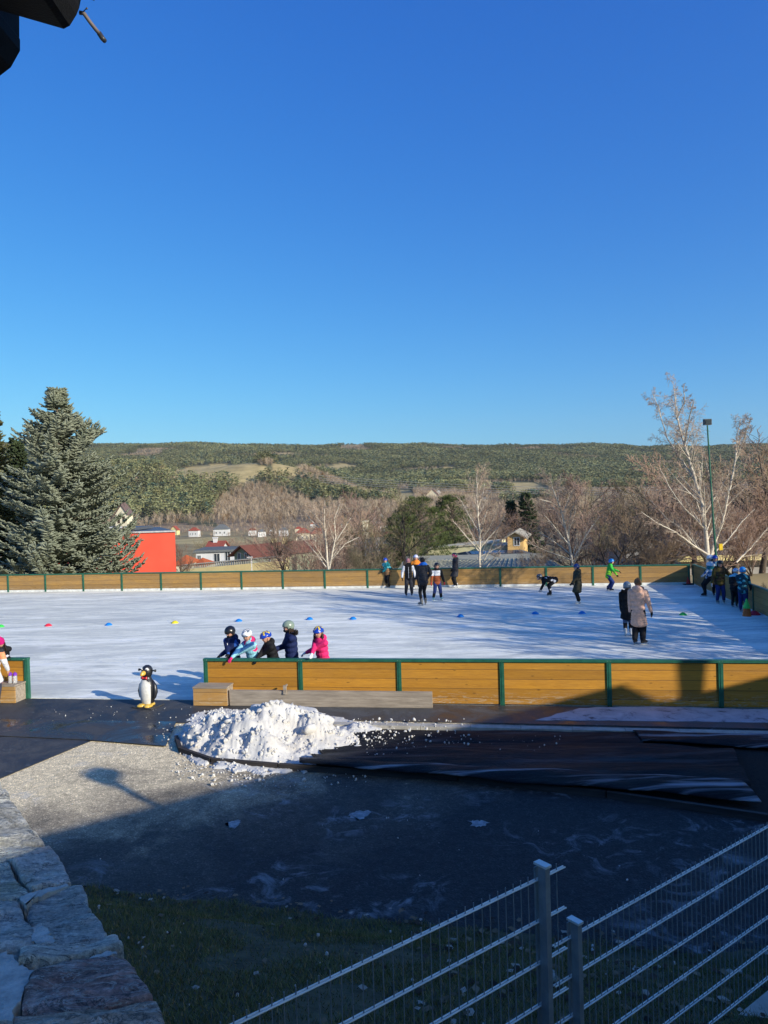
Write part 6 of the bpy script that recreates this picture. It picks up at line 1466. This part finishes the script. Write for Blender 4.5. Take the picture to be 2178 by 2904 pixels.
# --- right half
person('skater in black and white camouflage jacket bending down to touch the ice',onice(1558,1689),187,1.42,SUITC(jacket=[blk,white],jacket_fn=lambda c,l,I:np.where(noise4(c*6,.20),1,0),pants=[blk,white],pants_fn=lambda c,h:np.where(noise4(c*9,.32),1,0),boot=kboot,glove=lgrey,helmet=[hb,hgrey],hpat='camo'),dict(lean=84,hipz=.44,hip=(0,-.24),hands=((-.10,.58,.12),(.14,.34,.30)),feet=((-.16,.02,-10),(.18,-.12,20)),head=(0,25)))
person('child in long olive parka with navy helmet and white skates',onice(1641,1712),196,1.40,SUITC(jacket=olive,len=.20,puff=1.05,pants=blk,bag=1.25,boot=wboot,glove=blk,helmet=hnavy,hood=True),dict(hands=((.05,.42,.78),(-.12,.34,.80)),feet=((-.1,.06,0),(.12,-.10,15)),lean=3))
person('child in green jacket and bright blue helmet with arms stretched to the right',onice(1726,1676),-10,1.32,SUITC(jacket=[green,lime],jacket_fn=lambda c,l,I:np.where((l[:,2]<.45*I['tl']),1,0),pants=jean,bag=1.15,boot=kboot,glove=blk,helmet=hsky),dict(lean=12,hipz=.47,hands=((-.15,.55,1.02),(.10,.50,.75)),feet=((-.1,-.02,0),(.12,.10,0))))
person('woman in long beige wool coat with brown beanie and flared black trousers',onice(1812,1828),62,1.69,SUITC(jacket=beige,len=.215,puff=.98,pants=blk,bag=1.3,boot=kboot,glove=blk,beanie=C('brown_beanie',(.20,.115,.06)),peak=.62,scarf=C('plum_scarf',(.10,.035,.04)),tails=(.05,),hood=True),dict(lean=2,hands=((-.22,.05,.80),(.34,.10,.79)),feet=((-.10,.0,10),(.10,.02,35)),head=(10,0)),kid=False)
person('person in black padded coat with grey blue helmet and jeans beside the beige coat',onice(1782,1804),75,1.46,SUITC(jacket=blk,len=.17,puff=1.06,pants=[blk,denim],pants_fn=lambda c,h:np.where(c[:,2]>.25*h,1,0),boot=wboot,glove=blk,helmet=hgrey,fur=furb,hood=True),dict(lean=3,hands=((-.2,.15,.80),(.2,.1,.78))))
person('child in teal white jacket and white helmet leaning on the side barrier',onice(2005,1690),185,1.56,SUITC(jacket=[mid,teal,white],jacket_fn=lambda c,l,I:np.where(l[:,2]>.72*I['tl'],2,np.where(l[:,2]>.5*I['tl'],1,np.where(noise4(l*8,.1),2,0))),pants=blk,boot=kboot,glove=white,helmet=hw),dict(lean=-6,hip=(0,-.12),hipz=.46,hands=((.10,.20,.75),(-.1,-.2,.85)),feet=((-.1,.14,5),(.1,.02,-10)),head=(0,-8)))
person('child in brown puffer jacket with black helmet and blue jeans at the side barrier',onice(2042,1711),262,1.47,SUITC(jacket=[brown,C('olive_brown',(.12,.085,.02))],jacket_fn=lambda c,l,I:np.where(noise4(l*8,.1),1,0),puff=1.18,pants=jean,bag=1.1,boot=gboot,glove=lgrey,helmet=hb,fur=furb),dict(lean=5,hands=((-.55,.02,1.0),(.36,.12,.74)),feet=((-.15,.0,12),(.12,.06,-10))))
person('child in patterned dark teal jacket with bright blue helmet near the stacked cones',onice(2108,1734),62,1.40,SUITC(jacket=[C('dark_teal',(.01,.06,.09)),cyan],jacket_fn=lambda c,l,I:np.where(noise4(l*10,.22),1,0),pants=jean,bag=1.15,boot=jean,glove=blk,helmet=hsky),dict(lean=8,hands=((-.1,.38,.85),(.26,.36,.92)),feet=((-.10,.0,10),(.10,-.04,-5))))
person('child in black trousers with white and blue helmet bending over the side barrier',onice(2083,1722),50,1.30,SUITC(jacket=[blk,lblue],jacket_fn=lambda c,l,I:np.where(l[:,2]>.75*I['tl'],1,0),pants=blk,boot=kboot,glove=blk,helmet=[hw,hsky],hpat='decal',hstyle='bike'),dict(lean=24,hands=((-.1,.4,.95),(.15,.45,.95))))
person('child in light blue top mostly hidden behind the brown puffer jacket',onice(2030,1690),250,1.48,SUITC(jacket=[lblue,mid],jacket_fn=lambda c,l,I:np.where(noise4(l*8,.0),1,0),pants=blk,boot=kboot,glove=blk,helmet=hblue),dict())
flush()
# ------------------------------------------------------------------ thin valley haze
hz=MB(); hz.box((-3200,-80,-45),(3200,4200,420)); ho=hz.build('haze',(lambda m:m)(bpy.data.materials.new('valley_haze')),kind='stuff',label='thin blue haze of the valley air',cat='haze')
hm_=ho.data.materials[0]; hm_.use_nodes=True; ht=hm_.node_tree; ht.nodes.clear(); ou=ht.nodes.new('ShaderNodeOutputMaterial'); pv=ht.nodes.new('ShaderNodeVolumePrincipled')
pv.inputs['Color'].default_value=(.80,.90,1,1); pv.inputs['Density'].default_value=HAZE; pv.inputs['Anisotropy'].default_value=.3; ht.links.new(pv.outputs[0],ou.inputs['Volume'])
